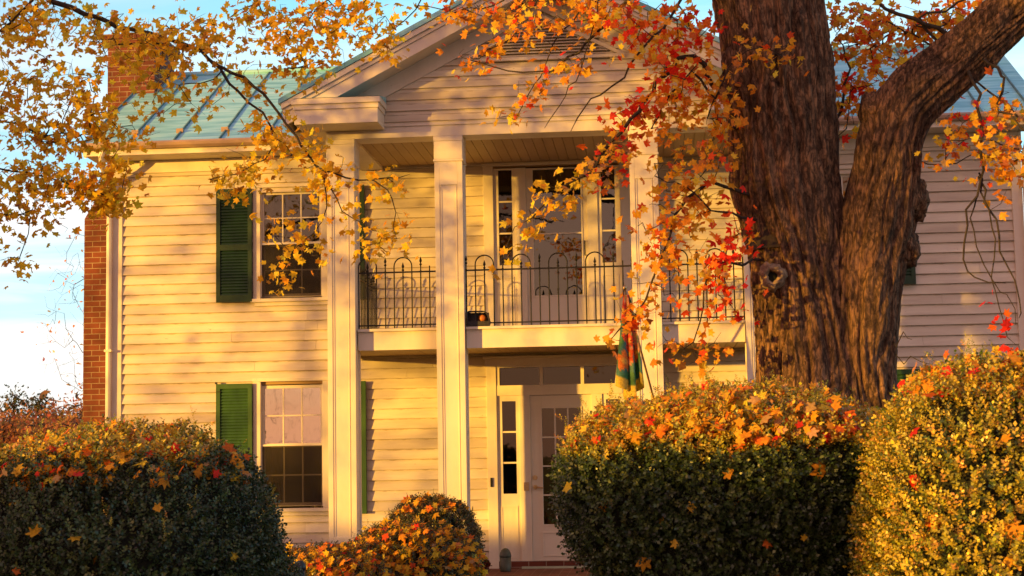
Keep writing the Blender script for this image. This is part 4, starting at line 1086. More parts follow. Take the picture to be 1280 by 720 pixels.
class Bush:
    """union of lumpy superellipsoids"""
    def __init__(s, blobs, lump=.10, freq=1.6, seed=0): s.b = blobs; s.l = lump; s.f = freq; s.seed = seed
    def radius(s, b, d):
        c, r, p = b
        k = (abs(d[0]/r[0])**p+abs(d[1]/r[1])**p+abs(d[2]/r[2])**p)**(-1/p)
        q = Vector((c[0]+d[0]*k, c[1]+d[1]*k, c[2]+d[2]*k))
        n = noise.noise(q*s.f+Vector((s.seed, 0, 0)))*s.l+noise.noise(q*s.f*3.1+Vector((0, s.seed, 0)))*s.l*.5
        return k+n
    def inside(s, q, skip, m=.06):
        for j, (c, r, p) in enumerate(s.b):
            if j == skip: continue
            if abs((q[0]-c[0])/(r[0]-m))**p+abs((q[1]-c[1])/(r[1]-m))**p+abs((q[2]-c[2])/(r[2]-m))**p < 1: return True
        return False
    def sample(s, per_m2):
        P = []; Nn = []
        for j, b in enumerate(s.b):
            c, r, p = b
            area = 4*math.pi*((r[0]*r[1])**1.6/3+(r[0]*r[2])**1.6/3+(r[1]*r[2])**1.6/3)**(1/1.6)*1.15
            n = int(area*per_m2); d = RNG.normal(size=(n, 3))*np.array(r); d /= np.linalg.norm(d, axis=1, keepdims=True)
            for dd in d:
                k = s.radius(b, dd); q = np.array(c)+dd*k
                if q[2] < .03 or s.inside(q, j): continue
                g = np.sign(dd)*np.abs(dd*k/np.array(r))**(p-1)/np.array(r); g /= np.linalg.norm(g)
                P.append(q); Nn.append(g)
        return np.array(P), np.array(Nn)
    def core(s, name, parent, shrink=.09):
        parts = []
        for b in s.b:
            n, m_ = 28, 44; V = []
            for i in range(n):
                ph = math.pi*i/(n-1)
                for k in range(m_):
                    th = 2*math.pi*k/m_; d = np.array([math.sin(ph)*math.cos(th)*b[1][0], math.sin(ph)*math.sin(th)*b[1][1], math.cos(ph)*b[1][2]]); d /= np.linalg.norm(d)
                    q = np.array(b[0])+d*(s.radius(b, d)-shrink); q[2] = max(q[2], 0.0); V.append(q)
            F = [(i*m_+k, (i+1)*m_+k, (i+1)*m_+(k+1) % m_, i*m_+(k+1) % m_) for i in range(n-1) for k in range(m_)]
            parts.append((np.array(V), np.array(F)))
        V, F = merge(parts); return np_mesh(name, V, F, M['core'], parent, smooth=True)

def bush(name, loc, label, blobs, palette, per=900, scale=1., lump=.10, seed=0, shoots=30, depth=.13, cat='shrub', group=None, freq=1.6, top=None, ztop=9):
    root = empty(name, loc, label, cat, group)
    B = Bush(blobs, lump, freq, seed)
    P, Nn = B.sample(per)
    n = len(P)
    dep = RNG.uniform(0, depth, n)**1.3*1.2; P = P-Nn*dep[:, None]+RNG.normal(0, .012, (n, 3))
    up = Nn*.9+np.array([0, 0, .55])+RNG.normal(0, .35, (n, 3)); up /= np.linalg.norm(up, axis=1, keepdims=True)
    a = RNG.normal(size=(n, 3)); a -= (a*up).sum(1, keepdims=True)*up; a /= np.linalg.norm(a, axis=1, keepdims=True); b = np.cross(up, a)
    sc = RNG.uniform(.75, 1.25, n)*scale
    cols = pick_cols(n, palette, .22)
    if top:      # upper shoots get a yellow palette, sunlight painted into the leaf colour
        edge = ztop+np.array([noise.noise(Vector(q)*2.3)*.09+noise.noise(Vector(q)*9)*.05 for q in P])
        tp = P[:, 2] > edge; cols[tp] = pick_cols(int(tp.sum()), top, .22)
    T = SP_V
    V = P[:, None, :]+sc[:, None, None]*(T[None, :, 0:1]*a[:, None]+T[None, :, 1:2]*b[:, None]+T[None, :, 2:3]*up[:, None])
    F = (SP_F[None]+(np.arange(n)*len(T))[:, None, None]).reshape(-1, 4)
    lc = np.repeat(cols[:, None, :], len(T), 1)*RNG.uniform(.75, 1.3, (n, len(T)//4, 1)).repeat(4, 1)
    Vs, Fs, Cs = [V.reshape(-1, 3)], [F], [lc.reshape(-1, 3)]
    # longer shoots standing out of the clipped surface
    topi = np.where(Nn[:, 2] > .2)[0]
    nb = len(Vs[0])
    for i in RNG.choice(topi, min(shoots, len(topi)), replace=False):
        L_ = RNG.uniform(.08, .20)*scale**.5; k = int(L_/.016)
        dirn = up[i]*.5+np.array([0, 0, .8])+RNG.normal(0, .15, 3); dirn /= np.linalg.norm(dirn)
        pp = P[i][None]+dirn[None]*np.linspace(0, L_, k)[:, None]; m_ = k
        u2 = np.repeat(dirn[None], m_, 0)+RNG.normal(0, .45, (m_, 3)); u2 /= np.linalg.norm(u2, axis=1, keepdims=True)
        a2 = RNG.normal(size=(m_, 3)); a2 -= (a2*u2).sum(1, keepdims=True)*u2; a2 /= np.linalg.norm(a2, axis=1, keepdims=True); b2 = np.cross(u2, a2)
        V = pp[:, None, :]+.55*scale*(T[None, :, 0:1]*a2[:, None]+T[None, :, 1:2]*b2[:, None]+T[None, :, 2:3]*u2[:, None])
        F = (SP_F[None]+(np.arange(m_)*len(T))[:, None, None]).reshape(-1, 4)
        Vs.append(V.reshape(-1, 3)); Fs.append(F+nb); nb += len(Vs[-1]); Cs.append(np.repeat(pick_cols(m_, top or palette, .15)*1.15, len(T), 0))
    np_mesh('foliage', np.concatenate(Vs), np.concatenate(Fs), M['box'], root, cols=np.concatenate(Cs))
    B.core('shade_core', root)  # dark inner shell, painted shade that shows through gaps in the leaves
    return B, P, Nn

def fallen(name, P, Nn, n, size, palette, label, zmin=.2, lift=.02, sel=None, cat='leaves'):
    """maple leaves caught on top of a shrub"""
    ok = np.where((Nn[:, 2] > zmin) if sel is None else sel(P, Nn))[0]
    pw = np.exp(-.8*(P[ok][:, 1]-P[ok][:, 1].min())); i = RNG.choice(ok, n, replace=True, p=pw/pw.sum()); q = P[i]+Nn[i]*(lift+RNG.uniform(0, .05, (n, 1)))+RNG.normal(0, .03, (n, 3))*np.array([1, 1, .4])
    up = Nn[i]*.5+np.array([-.35, -.55, .45]); up /= np.linalg.norm(up, axis=1, keepdims=True)
    fr = rand_rot(n, .62, up)
    V, F, C = leaf_arrays(q, RNG.normal(size, size*.2, n).clip(size*.5, size*1.5), fr, MT_V, MT_F, pick_cols(n, palette))
    o = np_mesh(name, V, F, M['leaf'], cols=C); return tag(o, label, cat, kind='stuff')

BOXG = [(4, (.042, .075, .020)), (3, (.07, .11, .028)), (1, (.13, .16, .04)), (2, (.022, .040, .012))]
BOXLIT = [(3, (.26, .27, .03)), (3, (.46, .40, .04)), (3, (.62, .45, .05)), (1.5, (.08, .12, .02)), (1, (.60, .27, .04))]  # palette of the lit tops, sunlight put into the colour
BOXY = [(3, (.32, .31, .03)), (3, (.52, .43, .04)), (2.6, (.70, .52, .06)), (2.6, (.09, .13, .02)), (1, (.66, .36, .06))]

B1 = bush('boxwood_bush', (-2.75, -9.9, 0), 'big rounded dark green bush at the left edge, in front of the lower window', [((-2.2, -9.75, .78), (.98, 1.0, .95), 2.5), ((-3.75, -9.6, .76), (1.3, 1.05, .86), 2.4), ((-1.48, -9.55, .52), (.30, .5, .52), 2.2)], BOXG, 1500, 1., .10, 2, 130, top=BOXLIT, ztop=1.55)
fallen('fallen_leaves', B1[1], B1[2], 1500, .056, MIX, 'maple leaves caught on the rounded bush at the left edge', sel=lambda P, Nn: (P[:, 2] > 1.42))
fallen('fallen_leaves', B1[1], B1[2], 60, .07, MIX, 'scattered leaves stuck in the shaded face of the bush at the left edge', sel=lambda P, Nn: (P[:, 2] < 1.5) & (Nn[:, 1] < -.3))
B2 = bush('boxwood_hedge', (1.45, -10.2, 0), 'dark green clipped hedge block directly in front of the maple trunk and the entrance', [((1.66, -9.9, 1.38), (.72, .72, .49), 3.0), ((1.06, -9.9, 1.34), (.46, .62, .45), 2.8), ((1.60, -9.9, .72), (.76, .66, .80), 3.4), ((.80, -9.95, 1.42), (.22, .40, .20), 2.2)], BOXG, 1900, .95, .075, 5, 200, top=BOXLIT, ztop=1.56)
fallen('fallen_leaves', B2[1], B2[2], 1700, .054, MIX, 'red and yellow maple leaves lying over the top of the clipped hedge block', sel=lambda P, Nn: (P[:, 2] > 1.62))
fallen('fallen_leaves', B2[1], B2[2], 26, .07, MIX, 'few leaves caught in the dark face of the clipped hedge block', sel=lambda P, Nn: (P[:, 2] < 1.5) & (Nn[:, 1] < -.3))
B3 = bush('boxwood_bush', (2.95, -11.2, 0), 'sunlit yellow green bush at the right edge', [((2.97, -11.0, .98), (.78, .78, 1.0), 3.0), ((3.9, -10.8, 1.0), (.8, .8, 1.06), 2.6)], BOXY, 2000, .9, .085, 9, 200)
fallen('fallen_leaves', B3[1], B3[2], 800, .062, MIX, 'maple leaves thick on top of the sunlit bush at the right edge', sel=lambda P, Nn: (P[:, 2] > 1.80))
fallen('fallen_leaves', B3[1], B3[2], 34, .08, MIX, 'scattered red leaves in the front of the sunlit bush at the right edge', sel=lambda P, Nn: (P[:, 2] < 1.8) & (Nn[:, 1] < -.2))
B4 = bush('round_shrub', (-1.15, -3.3, 0), 'small round clipped shrub beside the second porch column', [((-1.13, -3.35, .60), (.44, .42, .49), 2.6)], [(3, (.05, .07, .02)), (2, (.10, .08, .025)), (1, (.16, .08, .03))], 2600, .8, .05, 12, 20, depth=.10)
fallen('fallen_leaves', B4[1], B4[2], 110, .062, EMBER+MIX, 'orange leaves on the crown of the small round shrub', sel=lambda P, Nn: (P[:, 2] > .98))
B5 = bush('spreading_shrub', (-1.6, -4.7, 0), 'low spreading shrub buried under orange leaves in front of the small round shrub', [((-1.15, -4.4, .42), (.62, .6, .50), 2.3), ((-1.85, -4.8, .30), (.75, .6, .44), 2.2), ((-2.5, -5.2, .16), (.7, .6, .36), 2.2)], [(3, (.05, .07, .02)), (2, (.09, .08, .025))], 1500, .8, .06, 15, 20, depth=.10)
fallen('fallen_leaves', B5[1], B5[2], 3200, .066, EMBER+GOLD+MIX, 'deep drift of orange and yellow leaves covering the low spreading shrub', zmin=.05, lift=.01)
B6 = bush('small_shrub', (-1.95, -7.2, 0), 'small dark green shrub just right of the big left bush', [((-1.98, -7.2, .42), (.36, .36, .50), 2.3)], BOXG, 1800, .85, .05, 19, 16, depth=.10)

# leaves on the lawn
n = 9000
q = np.stack([RNG.normal(0, 7, n), RNG.uniform(-17, -2.9, n), np.full(n, .012)], 1); q[:, 2] += RNG.uniform(0, .02, n)
V, F, C = leaf_arrays(q, RNG.normal(.085, .012, n), rand_rot(n, .9, np.repeat(np.array([[0, 0, 1.]]), n, 0)), MS_V, MS_F, pick_cols(n, EMBER+GOLD))
tag(np_mesh('fallen_leaves', V, F, M['leaf'], cols=C), 'maple leaves strewn over the lawn before the house', 'leaves', kind='stuff')

# ------------------------------------------------------------------ small things by the house
def flag():
    root = empty('garden_flag', (1.18, -2.02, 1.87), 'furled floral flag in green and red on a slanted pole at a column', 'flag')
    a = np.array(at(826, 532, -2.04)); b = np.array(at(781, 362, -3.0))
    wood = mat_noise('pole wood', (.16, .09, .05), (.26, .15, .08), (30, 30, 5), .6, .2)
    MB().tube([tuple(a), tuple(b)], .011, 10).build('pole', wood, root, smooth=True)
    MB().box(a[0]-.03, a[0]+.03, -2.03, -2.002, a[2]-.06, a[2]+.06).tube([tuple(a+np.array([0, .01, 0])), tuple(a+(b-a)*.10)], .018, 10).build('bracket', M['iron'], root)
    c = b+(a-b)*.03
    MB().lathe(tuple(b+np.array([0, 0, -.01])), [(.008, 0), (.02, .012), (.024, .03), (.018, .045), (.001, .06)], 12).build('finial', M['brass'], root, smooth=True)
    # cloth: hangs from the outer pole, gathered in folds
    nu, nv = 60, 46; V = []
    dirp = (a-b)
    for j in range(nv+1):
        v = j/nv
        for i in range(nu+1):
            u = i/nu
            hang = b+dirp*(.04+.40*u)               # point on the pole
            wdt = .05+.20*v**.8
            # gathered: the cloth falls close beneath the tip
            x = c[0]+(u-.45)*2*wdt*.55+.035*math.sin(u*21+v*2)*(.3+v)
            y = c[1]+.06*math.sin(u*17+1.3*v)*(.25+v)+.10*v*(u-.5)
            ln = .95+.11*math.sin(u*3.0)-.16*abs(u-.55)
            z = c[2]-.01-.0*u-v*ln
            if v < .12:
                t_ = v/.12; x = hang[0]*(1-t_)*.0+x; 
            V.append((x, y, z))
    F = [(j*(nu+1)+i, j*(nu+1)+i+1, (j+1)*(nu+1)+i+1, (j+1)*(nu+1)+i) for j in range(nv) for i in range(nu)]
    rs = random.Random(5); UVc = [(i/nu, 1-j/nv) for j in range(nv+1) for i in range(nu+1)]
    fl_ = [(rs.uniform(.16, .95), rs.uniform(.30, 1.0), rs.uniform(.07, .12), rs.choice([(.80, .10, .03), (.85, .28, .05), (.78, .07, .04), (.88, .45, .30)])) for _ in range(26)]
    cc = []
    for u, v in UVc:
        c_ = (.10, .30, .12) if math.sin(u*23+v*9)+math.sin(v*31-u*7) > .1 else (.09, .26, .26)
        if v > .72: c_ = (.66, .60, .58) if math.sin(u*19)+math.sin(v*40) > -.4 else c_
        for fu, fv, fr, fc in fl_:
            dd = math.hypot((u-fu)*.7, (v-fv)*.9)
            if dd < fr*.35*.8: c_ = (.85, .55, .12)
            elif dd < fr*(.75+.2*math.sin(5*math.atan2(v-fv, u-fu))): c_ = fc
        if v < .13: c_ = (.80, .62, .10)
        if u < .14: c_ = (.84, .78, .62)
        cc.append(c_)
    o = np_mesh('cloth', V, F, M['leaf'], root, smooth=True, cols=np.array(cc))
    s_ = o.modifiers.new('thickness', 'SOLIDIFY'); s_.thickness = .002
flag()

def dark_box():
    x0, z0 = -.905, FZ+.002; y = -1.96
    root = empty('storage_basket', (x0+.13, y+.06, z0), 'small black basket holding an orange gourd on the balcony edge against the railing', 'basket')
    y = -1.872
    blk = mat_noise('dark weathered wicker', (.018, .018, .02), (.05, .045, .045), (60, 60, 60), .6, .6, .004)
    m = MB()
    m.prism([(x0, z0), (x0+.245, z0), (x0+.252, z0+.05), (x0+.235, z0+.12), (x0+.215, z0+.155), (x0+.18, z0+.17), (x0+.02, z0+.172), (x0, z0+.16)], y, y+.012)
    m2 = MB().box(x0, x0+.24, y-.10, y+.09-.10+.09, z0, z0+.015)
    b = MB()
    # open front frame, ends, back and lid
    P = [(x0, z0), (x0+.245, z0), (x0+.252, z0+.05), (x0+.235, z0+.12), (x0+.21, z0+.158), (x0+.18, z0+.17), (x0+.02, z0+.172), (x0, z0+.16)]
    yb, yf = -1.782, -1.888
    for i in range(len(P)):
        (ax, az), (bx, bz) = P[i], P[(i+1) % len(P)]
        cx_, cz_ = x0+.125, z0+.085; k = .90
        b.add([(ax, yf, az), (bx, yf, bz), (bx, yb, bz), (ax, yb, az), (cx_+(ax-cx_)*k, yf, cz_+(az-cz_)*k), (cx_+(bx-cx_)*k, yf, cz_+(bz-cz_)*k), (cx_+(bx-cx_)*k, yb, cz_+(bz-cz_)*k), (cx_+(ax-cx_)*k, yb, cz_+(az-cz_)*k)],
              [(0, 1, 5, 4), (3, 7, 6, 2), (0, 3, 2, 1), (4, 5, 6, 7)])
    b.box(x0+.012, x0+.235, yb-.012, yb-.002, z0+.01, z0+.155)
    b.box(x0+.01, x0+.24, yf+.001, yf+.01, z0+.012, z0+.055)
    b.box(x0+.088, x0+.096, yf+.001, yf+.008, z0+.0555, z0+.16)
    b.build('basket_body', blk, root)
    og = mat_noise('orange gourd skin', (.55, .16, .02), (.72, .26, .04), (20, 20, 4), .5, .3)
    m = MB(); c = (x0+.165, -1.84, z0+.088); n, k_ = 12, 24
    for i in range(n):
        ph = math.pi*i/(n-1)
        for k in range(k_):
            th = 2*math.pi*k/k_; q = 1-.10*abs(math.sin(th*4))
            m.v.append((c[0]+.046*math.sin(ph)*math.cos(th)*q, c[1]+.036*math.sin(ph)*math.sin(th)*q, c[2]+.042*math.cos(ph)))
    m.f += [(i*k_+k, (i+1)*k_+k, (i+1)*k_+(k+1) % k_, i*k_+(k+1) % k_) for i in range(n-1) for k in range(k_)]
    m.build('gourd', og, root, smooth=True)
dark_box()

stone = mat_noise('grey green glazed stone', (.05, .065, .05), (.10, .12, .10), (12, 12, 12), .45, .3)
def dome_light(c, s, label, mat, group=None):
    root = empty('garden_light', c, label, 'garden light', group)
    MB().lathe(c, [(.062*s, 0), (.066*s, .02*s), (.066*s, .17*s)], 24).build('lamp_body', mat, root, smooth=True)
    MB().lathe((c[0], c[1], c[2]+.171*s), [(.070*s, 0), (.070*s, .02*s), (.064*s, .05*s), (.05*s, .078*s), (.028*s, .098*s), (.006*s, .106*s)], 24).build('cap', mat, root, smooth=True)
    return root
dome_light((-.655, -.5, .20), .98, 'grey green domed garden light standing by the left side light of the entrance', stone)
px_, py_, pz_ = at(375, 700, -6.1)
dk = mat_noise('dark blue black metal', (.012, .016, .02), (.03, .04, .05), (12, 12, 12), .35, .1)
r_ = dome_light((px_, -6.1, .03), 1.0, 'dark domed garden light standing in front of the leaf covered shrub', dk)
for o in list(r_.children): bpy.data.objects.remove(o, do_unlink=True)
MB().lathe((px_, -6.1, .0), [(.012, 0), (.012, .50), (.018, .52)], 14).build('post', dk, r_, smooth=True)
MB().lathe((px_, -6.1, .521), [(.075, 0), (.078, .02), (.045, .05), (.043, .13)], 20).build('lamp_body', dk, r_, smooth=True)
MB().lathe((px_, -6.1, .652), [(.052, 0), (.052, .02), (.046, .045), (.030, .066), (.006, .076)], 20).build('cap', dk, r_, smooth=True)

def mum_pot():
    c = (-.94, -.55, .20)
    root = empty('flower_pot', c, 'small pot of dark red flowers on the porch floor left of the entrance', 'flower pot')
    MB().lathe(c, [(.06, 0), (.085, .07), (.09, .075), (.09, .09)], 20).build('pot', mat_noise('dark clay', (.05, .03, .025), (.09, .05, .04), (9, 9, 9), .7), root, smooth=True)
    n = 500; d = RNG.normal(size=(n, 3)); d /= np.linalg.norm(d, axis=1, keepdims=True); d[:, 2] = np.abs(d[:, 2])
    q = np.array(c)+np.array([0, 0, .075])+d*np.array([.115, .115, .075])*RNG.uniform(.75, 1.05, (n, 1))
    V, F, C = leaf_arrays(q, RNG.uniform(.018, .032, n), rand_rot(n, .6, d), MS_V, MS_F, pick_cols(n, [(3, (.16, .018, .014)), (2, (.25, .04, .02)), (2, (.03, .05, .015))]))
    np_mesh('flowers', V, F, M['leaf'], root, cols=C)
mum_pot()

# ------------------------------------------------------------------ distance: trees beyond the left corner, unseen hedges and trees added for shade
def small_tree(name, base, h, cr, label, palette, ntips, per, lsz, group=None, bare=False, trunk_r=.12, low=.35, seed=0, conif=False):
    root = empty(name, base, label, 'tree', group)
    net = Net(); bx, by, bz = base
    tr = net.chain([(bx, by, bz), (bx+.1, by, bz+h*.4), (bx-.05, by+.1, bz+h*.92)], trunk_r, trunk_r*.2, step=h/14)
    ids = net.mesh('trunk', M['twig'], root, r_tip=.01) if False else None
    tips = []
    for _ in range(ntips):
        u = RNG.random()
        if conif:
            z = low+(1-low)*u; rad = cr*(1.05-z)*RNG.uniform(.3, 1.2)*(.6+.4*math.sin(z*38)); a = RNG.uniform(0, 6.283)
            tips.append((bx+rad*math.cos(a), by+rad*math.sin(a), bz+h*z))
        else:
            q = ball(1, (bx, by, bz+h*(low+(1-low)*.5)), (cr, cr, h*(1-low)*.52))[0]; tips.append(q)
    net.grow(tips, step=max(.2, h*.03), droop=-.25 if bare else .05)
    tm = Net(); tm.p = net.p[:len(tr)]; tm.par = net.par[:len(tr)]; tm.fix = net.fix[:len(tr)]; tm.tips = []
    tm.mesh('trunk', M['twig'], root)
    net.mesh('branches', M['twig'], root, r_tip=.0025 if bare else .008, rmin_sides=(3, 4, 6))
    if per[1] > 0:
        V, F, C = leaves_on(net, net.tips, per, lsz, lambda q: palette, lsz*4.5, (MS_V, MS_F))
        np_mesh('foliage', V, F, M['leaf'], root, cols=C)
    return root
RUST = [(3, (.40, .14, .04)), (2, (.50, .22, .06)), (2, (.28, .13, .06)), (1, (.20, .16, .05)), (1, (.45, .10, .05))]
PINE = [(3, (.05, .07, .03)), (2, (.10, .09, .035)), (1, (.16, .10, .04))]
def far(px, top, Y): q = at(px, top, Y); return (q[0], Y, 0), q[2]
for i, (px, top, Y, cr, pal, lab, con) in enumerate([
        (18, 494, 62, 1.5, PINE, 'far dark conifer at the left edge of the skyline', True), (50, 497, 66, .9, PINE, 'slim far conifer second from the left edge of the skyline', True),
        (36, 520, 56, 3.0, RUST, 'rust coloured far tree between the two distant conifers', False), (78, 510, 60, 2.6, RUST, 'far rust tree midway between the slim conifer and the chimney', False),
        (104, 500, 58, 2.4, RUST, 'pinkish far tree just left of the brick chimney', False), (128, 508, 63, 3.0, RUST, 'far orange tree half behind the foot of the chimney', False), (-14, 512, 57, 3.2, RUST, 'far rust tree cut by the left edge', False), (4, 520, 50, 2.2, RUST, 'low rust tree at the left edge before the dark conifer', False),
        (62, 528, 50, 2.4, RUST, 'low orange tree below the slim conifer', False), (92, 527, 48, 2.2, RUST, 'low orange tree nearest left of the chimney', False)]):
    b, hh = far(px, top, Y)
    small_tree('far_conifer' if con else 'far_tree', b, hh, cr, lab, pal, 240 if con else 330, (5, 8) , .16, 'trees on the far skyline', low=.15, conif=con)
b, hh = far(104, 300, 24)
small_tree('bare_tree', (b[0]+.3, 24, 0), hh+.3, 1.7, 'thin nearly leafless tree rising left of the brick chimney', EMBER, 330, (0, 1), .10, bare=True, trunk_r=.045, low=.38)
tag(np_mesh('far_woods', *(lambda A: (A[0], A[1]))(leaf_arrays(np.stack([RNG.uniform(-110, 90, 46000), RNG.uniform(64, 84, 46000), np.abs(RNG.normal(0, 1.35, 46000))*(1+.5*np.sin(np.arange(46000)))], 1), RNG.uniform(.35, .75, 46000), rand_rot(46000), MS_V, MS_F, np.zeros((46000, 3)))),
    mat_noise('rust woodland', (.16, .10, .05), (.34, .15, .06), (.4, .4, .4), .9)), 'far rust coloured woods along the horizon', 'woods', kind='stuff')
# unseen hedges added to the south west to shade shrub feet and porch foot
UN = np.array([-SUN_U[1], SUN_U[0], 0])/math.cos(SUN_EL)
def shade_hedge(n0, n1, top, dist, label):
    c0 = np.array([.3, -10., 0])-np.array([SUN_U[0], SUN_U[1], 0])/math.cos(SUN_EL)*dist
    off = lambda n_: c0+UN*(n_-float(np.dot(c0, UN)))
    a, b = off(n0), off(n1)
    root = empty('shade_hedge', tuple((a+b)/2), label, 'hedge')
    d = (b-a)/np.linalg.norm(b-a); q = np.array([-d[1], d[0], 0])
    n = 26000; L_ = np.linalg.norm(b-a)
    t = RNG.uniform(0, L_, n); z = RNG.uniform(0, top, n); z[:7000] = top; w_ = RNG.choice([-.7, .7], n); w_[:7000] = RNG.uniform(-.7, .7, 7000)
    P = a+t[:, None]*d+w_[:, None]*q; P[:, 2] = z+RNG.normal(0, .05, n); P += RNG.normal(0, .05, (n, 3))
    V, F, C = leaf_arrays(P, RNG.uniform(.10, .16, n), rand_rot(n), MS_V, MS_F, pick_cols(n, BOXG))
    np_mesh('foliage', V, F, M['box'], root, cols=C)
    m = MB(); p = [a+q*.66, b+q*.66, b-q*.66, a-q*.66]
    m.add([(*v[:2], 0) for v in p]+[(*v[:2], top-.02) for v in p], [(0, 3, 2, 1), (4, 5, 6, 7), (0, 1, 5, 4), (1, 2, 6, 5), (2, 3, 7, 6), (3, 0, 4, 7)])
    m.build('shade_core', M['core'], root)  # solid dark filler inside the leaves
shade_hedge(-9.75, -3.95, 1.50+24.5*math.tan(SUN_EL)-.12, 27, 'tall unseen hedge added to shade the feet of the shrubs')
shade_hedge(-1.2, 8.0, .72+30*math.tan(SUN_EL)-.12, 27.6, 'lower unseen hedge added to shade the foot of the porch')
small_tree('shade_tree', (-13.4, -21.2, 0), 6.2, 1.35, 'low unseen golden tree added to shade the maple trunk', GOLD, 150, (8, 14), .13, trunk_r=.11, low=.68)  # unseen tree added so its crown shades the maple trunk
small_tree('bare_tree', (-13.2, -37.5, 0), 9.5, 3.6, 'bare spreading tree across the lawn from the house', GOLD, 420, (0, 0), .12, bare=True, trunk_r=.07, low=.10)
small_tree('shade_tree', (-21.7, -15.6, 0), 7.8, 2.5, 'unseen half bare young tree added to dapple the left wall', GOLD, 230, (5, 9), .12, trunk_r=.09, low=.22)  # this and the next two: unseen, added to dapple wall and porch
small_tree('shade_tree', (-19.6, -17.2, 0), 9.6, 2.2, 'taller unseen half bare tree added to dapple the porch, clear of leaves below', GOLD, 150, (5, 9), .12, trunk_r=.11, low=.48)
small_tree('shade_tree', (-17.6, -19.6, 0), 8.6, 1.7, 'slender unseen half bare tree added to dapple the middle of the porch', GOLD, 90, (4, 8), .12, trunk_r=.08, low=.5)
# ------------------------------------------------------------------ light, sky, camera
su = bpy.data.lights.new('sun', 'SUN'); su.energy = 5.0; su.angle = R(.6); su.color = (1, .52, .06)
so = bpy.data.objects.new('sun', su); COL.objects.link(so); so.location = (-20, -20, 12)
so.rotation_euler = Vector(SUN_U).to_track_quat('-Z', 'Y').to_euler()

w = bpy.data.worlds.new('World'); SC.world = w; w.use_nodes = True
nt = w.node_tree; L = nt.links.new; bg = nt.nodes['Background']
sky = N(nt, 'ShaderNodeTexSky', sky_type='NISHITA', sun_disc=False)
sky.sun_elevation = SUN_EL; sky.sun_rotation = math.atan2(-SUN_U[0], -SUN_U[1]); sky.air_density = 1.0; sky.dust_density = 1.0; sky.ozone_density = 2
tc = N(nt, 'ShaderNodeTexCoord')
def vmath(op, a, b=None):
    n = N(nt, 'ShaderNodeVectorMath', operation=op); L(a, n.inputs[0])
    if b is not None:
        if isinstance(b, tuple): n.inputs[1].default_value = b
        else: L(b, n.inputs[1])
    return n
sep = N(nt, 'ShaderNodeSeparateXYZ'); L(tc.outputs['Generated'], sep.inputs[0])
# clear sky colour by height, cyan overhead and pale at the horizon
hr = ramp(nt, [(0.0, (9.6, 11.2, 11.4)), (.06, (6.6, 10.8, 12.2)), (.20, (3.8, 9.6, 12.0)), (.45, (2.0, 5.2, 7.6)), (1.0, (1.2, 2.2, 3.6))]); L(sep.outputs['Z'], hr.inputs['Fac'])
# low warm glow around the sun
dt = vmath('DOT_PRODUCT', tc.outputs['Generated'], tuple(-SUN_U))
gr = ramp(nt, [(0.0, (0, 0, 0)), (.28, (.0, .0, .0)), (.62, (.85, .85, .85)), (1.0, (1, 1, 1))])
mr = N(nt, 'ShaderNodeMapRange'); L(dt.outputs['Value'], mr.inputs['Value']); mr.inputs['From Min'].default_value = -1; L(mr.outputs[0], gr.inputs['Fac'])
glow = N(nt, 'ShaderNodeMix', data_type='RGBA'); L(gr.outputs['Color'], glow.inputs['Factor']); L(hr.outputs['Color'], glow.inputs['A'])
glow.inputs['B'].default_value = (9.2, 4.1, 3.7, 1)
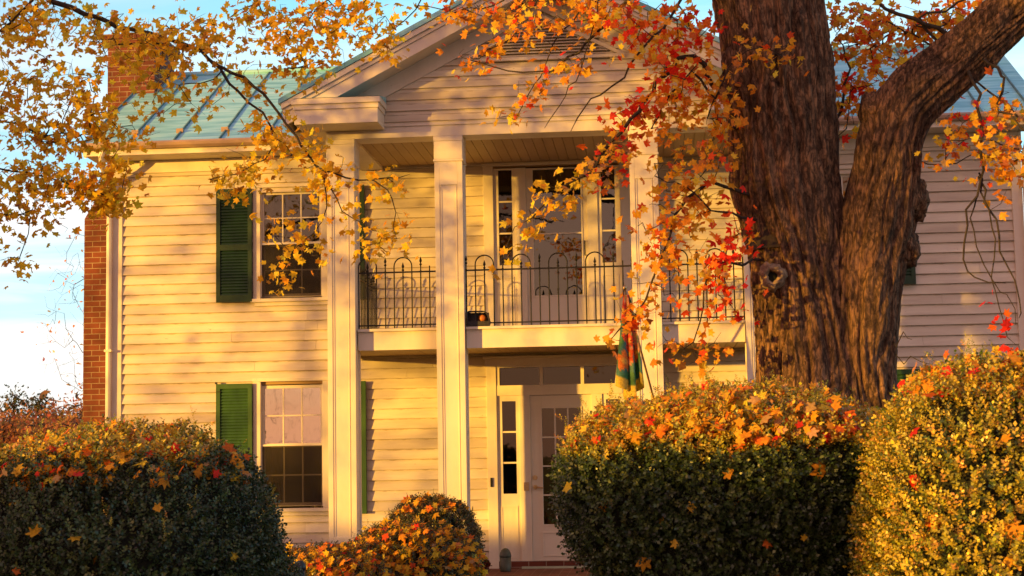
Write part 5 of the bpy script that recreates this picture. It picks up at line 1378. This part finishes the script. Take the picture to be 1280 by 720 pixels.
# streaked cloud
cv = N(nt, 'ShaderNodeMapping'); cv.inputs['Scale'].default_value = (2.2, 2.2, 20); L(tc.outputs['Generated'], cv.inputs['Vector'])
cn = N(nt, 'ShaderNodeTexNoise', Scale=1.7, Detail=8, Roughness=.55, Distortion=.5); L(cv.outputs[0], cn.inputs['Vector'])
cr = ramp(nt, [(.40, (0, 0, 0)), (.60, (1, 1, 1))]); L(cn.outputs['Fac'], cr.inputs['Fac'])
hz = ramp(nt, [(0.0, (1, 1, 1)), (.14, (.9, .9, .9)), (.28, (.25, .25, .25)), (.6, (.1, .1, .1))]); L(sep.outputs['Z'], hz.inputs['Fac'])
mm = N(nt, 'ShaderNodeMath', operation='MULTIPLY'); L(cr.outputs['Color'], mm.inputs[0]); L(hz.outputs['Color'], mm.inputs[1])
cl = N(nt, 'ShaderNodeMix', data_type='RGBA'); L(mm.outputs[0], cl.inputs['Factor']); L(glow.outputs['Result'], cl.inputs['A'])
cg = N(nt, 'ShaderNodeMix', data_type='RGBA'); L(gr.outputs['Color'], cg.inputs['Factor']); cg.inputs['A'].default_value = (12.2, 12.1, 11.9, 1); cg.inputs['B'].default_value = (9.6, 4.7, 4.2, 1)
L(cg.outputs['Result'], cl.inputs['B'])
sk = N(nt, 'ShaderNodeMix', data_type='RGBA', blend_type='ADD'); sk.inputs['Factor'].default_value = 1
L(cl.outputs['Result'], sk.inputs['A']); L(sky.outputs['Color'], sk.inputs['B'])
L(sk.outputs['Result'], bg.inputs['Color']); bg.inputs['Strength'].default_value = .055

cam = bpy.data.cameras.new('camera'); co = bpy.data.objects.new('camera', cam); COL.objects.link(co)
from mathutils import Matrix
mt = Matrix((tuple(RT)+(0,), tuple(UP)+(0,), tuple(-FW)+(0,), (0, 0, 0, 1))).transposed()
mt[3][0] = mt[3][1] = mt[3][2] = 0; mt[3][3] = 1
mt.translation = Vector(CAM)
co.matrix_world = mt
cam.sensor_width = 36; cam.lens = FOC/1280*36; cam.clip_end = 2000; cam.clip_start = .1
cam.dof.use_dof = True; cam.dof.focus_distance = 16.5; cam.dof.aperture_fstop = 6.3
SC.camera = co
vs = SC.view_settings
vs.view_transform = 'Standard'; vs.look = 'None'; vs.gamma = 1; vs.exposure = 0.8; vs.use_curve_mapping = False
SC.cycles.max_bounces = 6; SC.cycles.diffuse_bounces = 3; SC.cycles.glossy_bounces = 3; SC.cycles.transparent_max_bounces = 12
SC.cycles.use_denoising = True; SC.cycles.caustics_reflective = False; SC.cycles.caustics_refractive = False
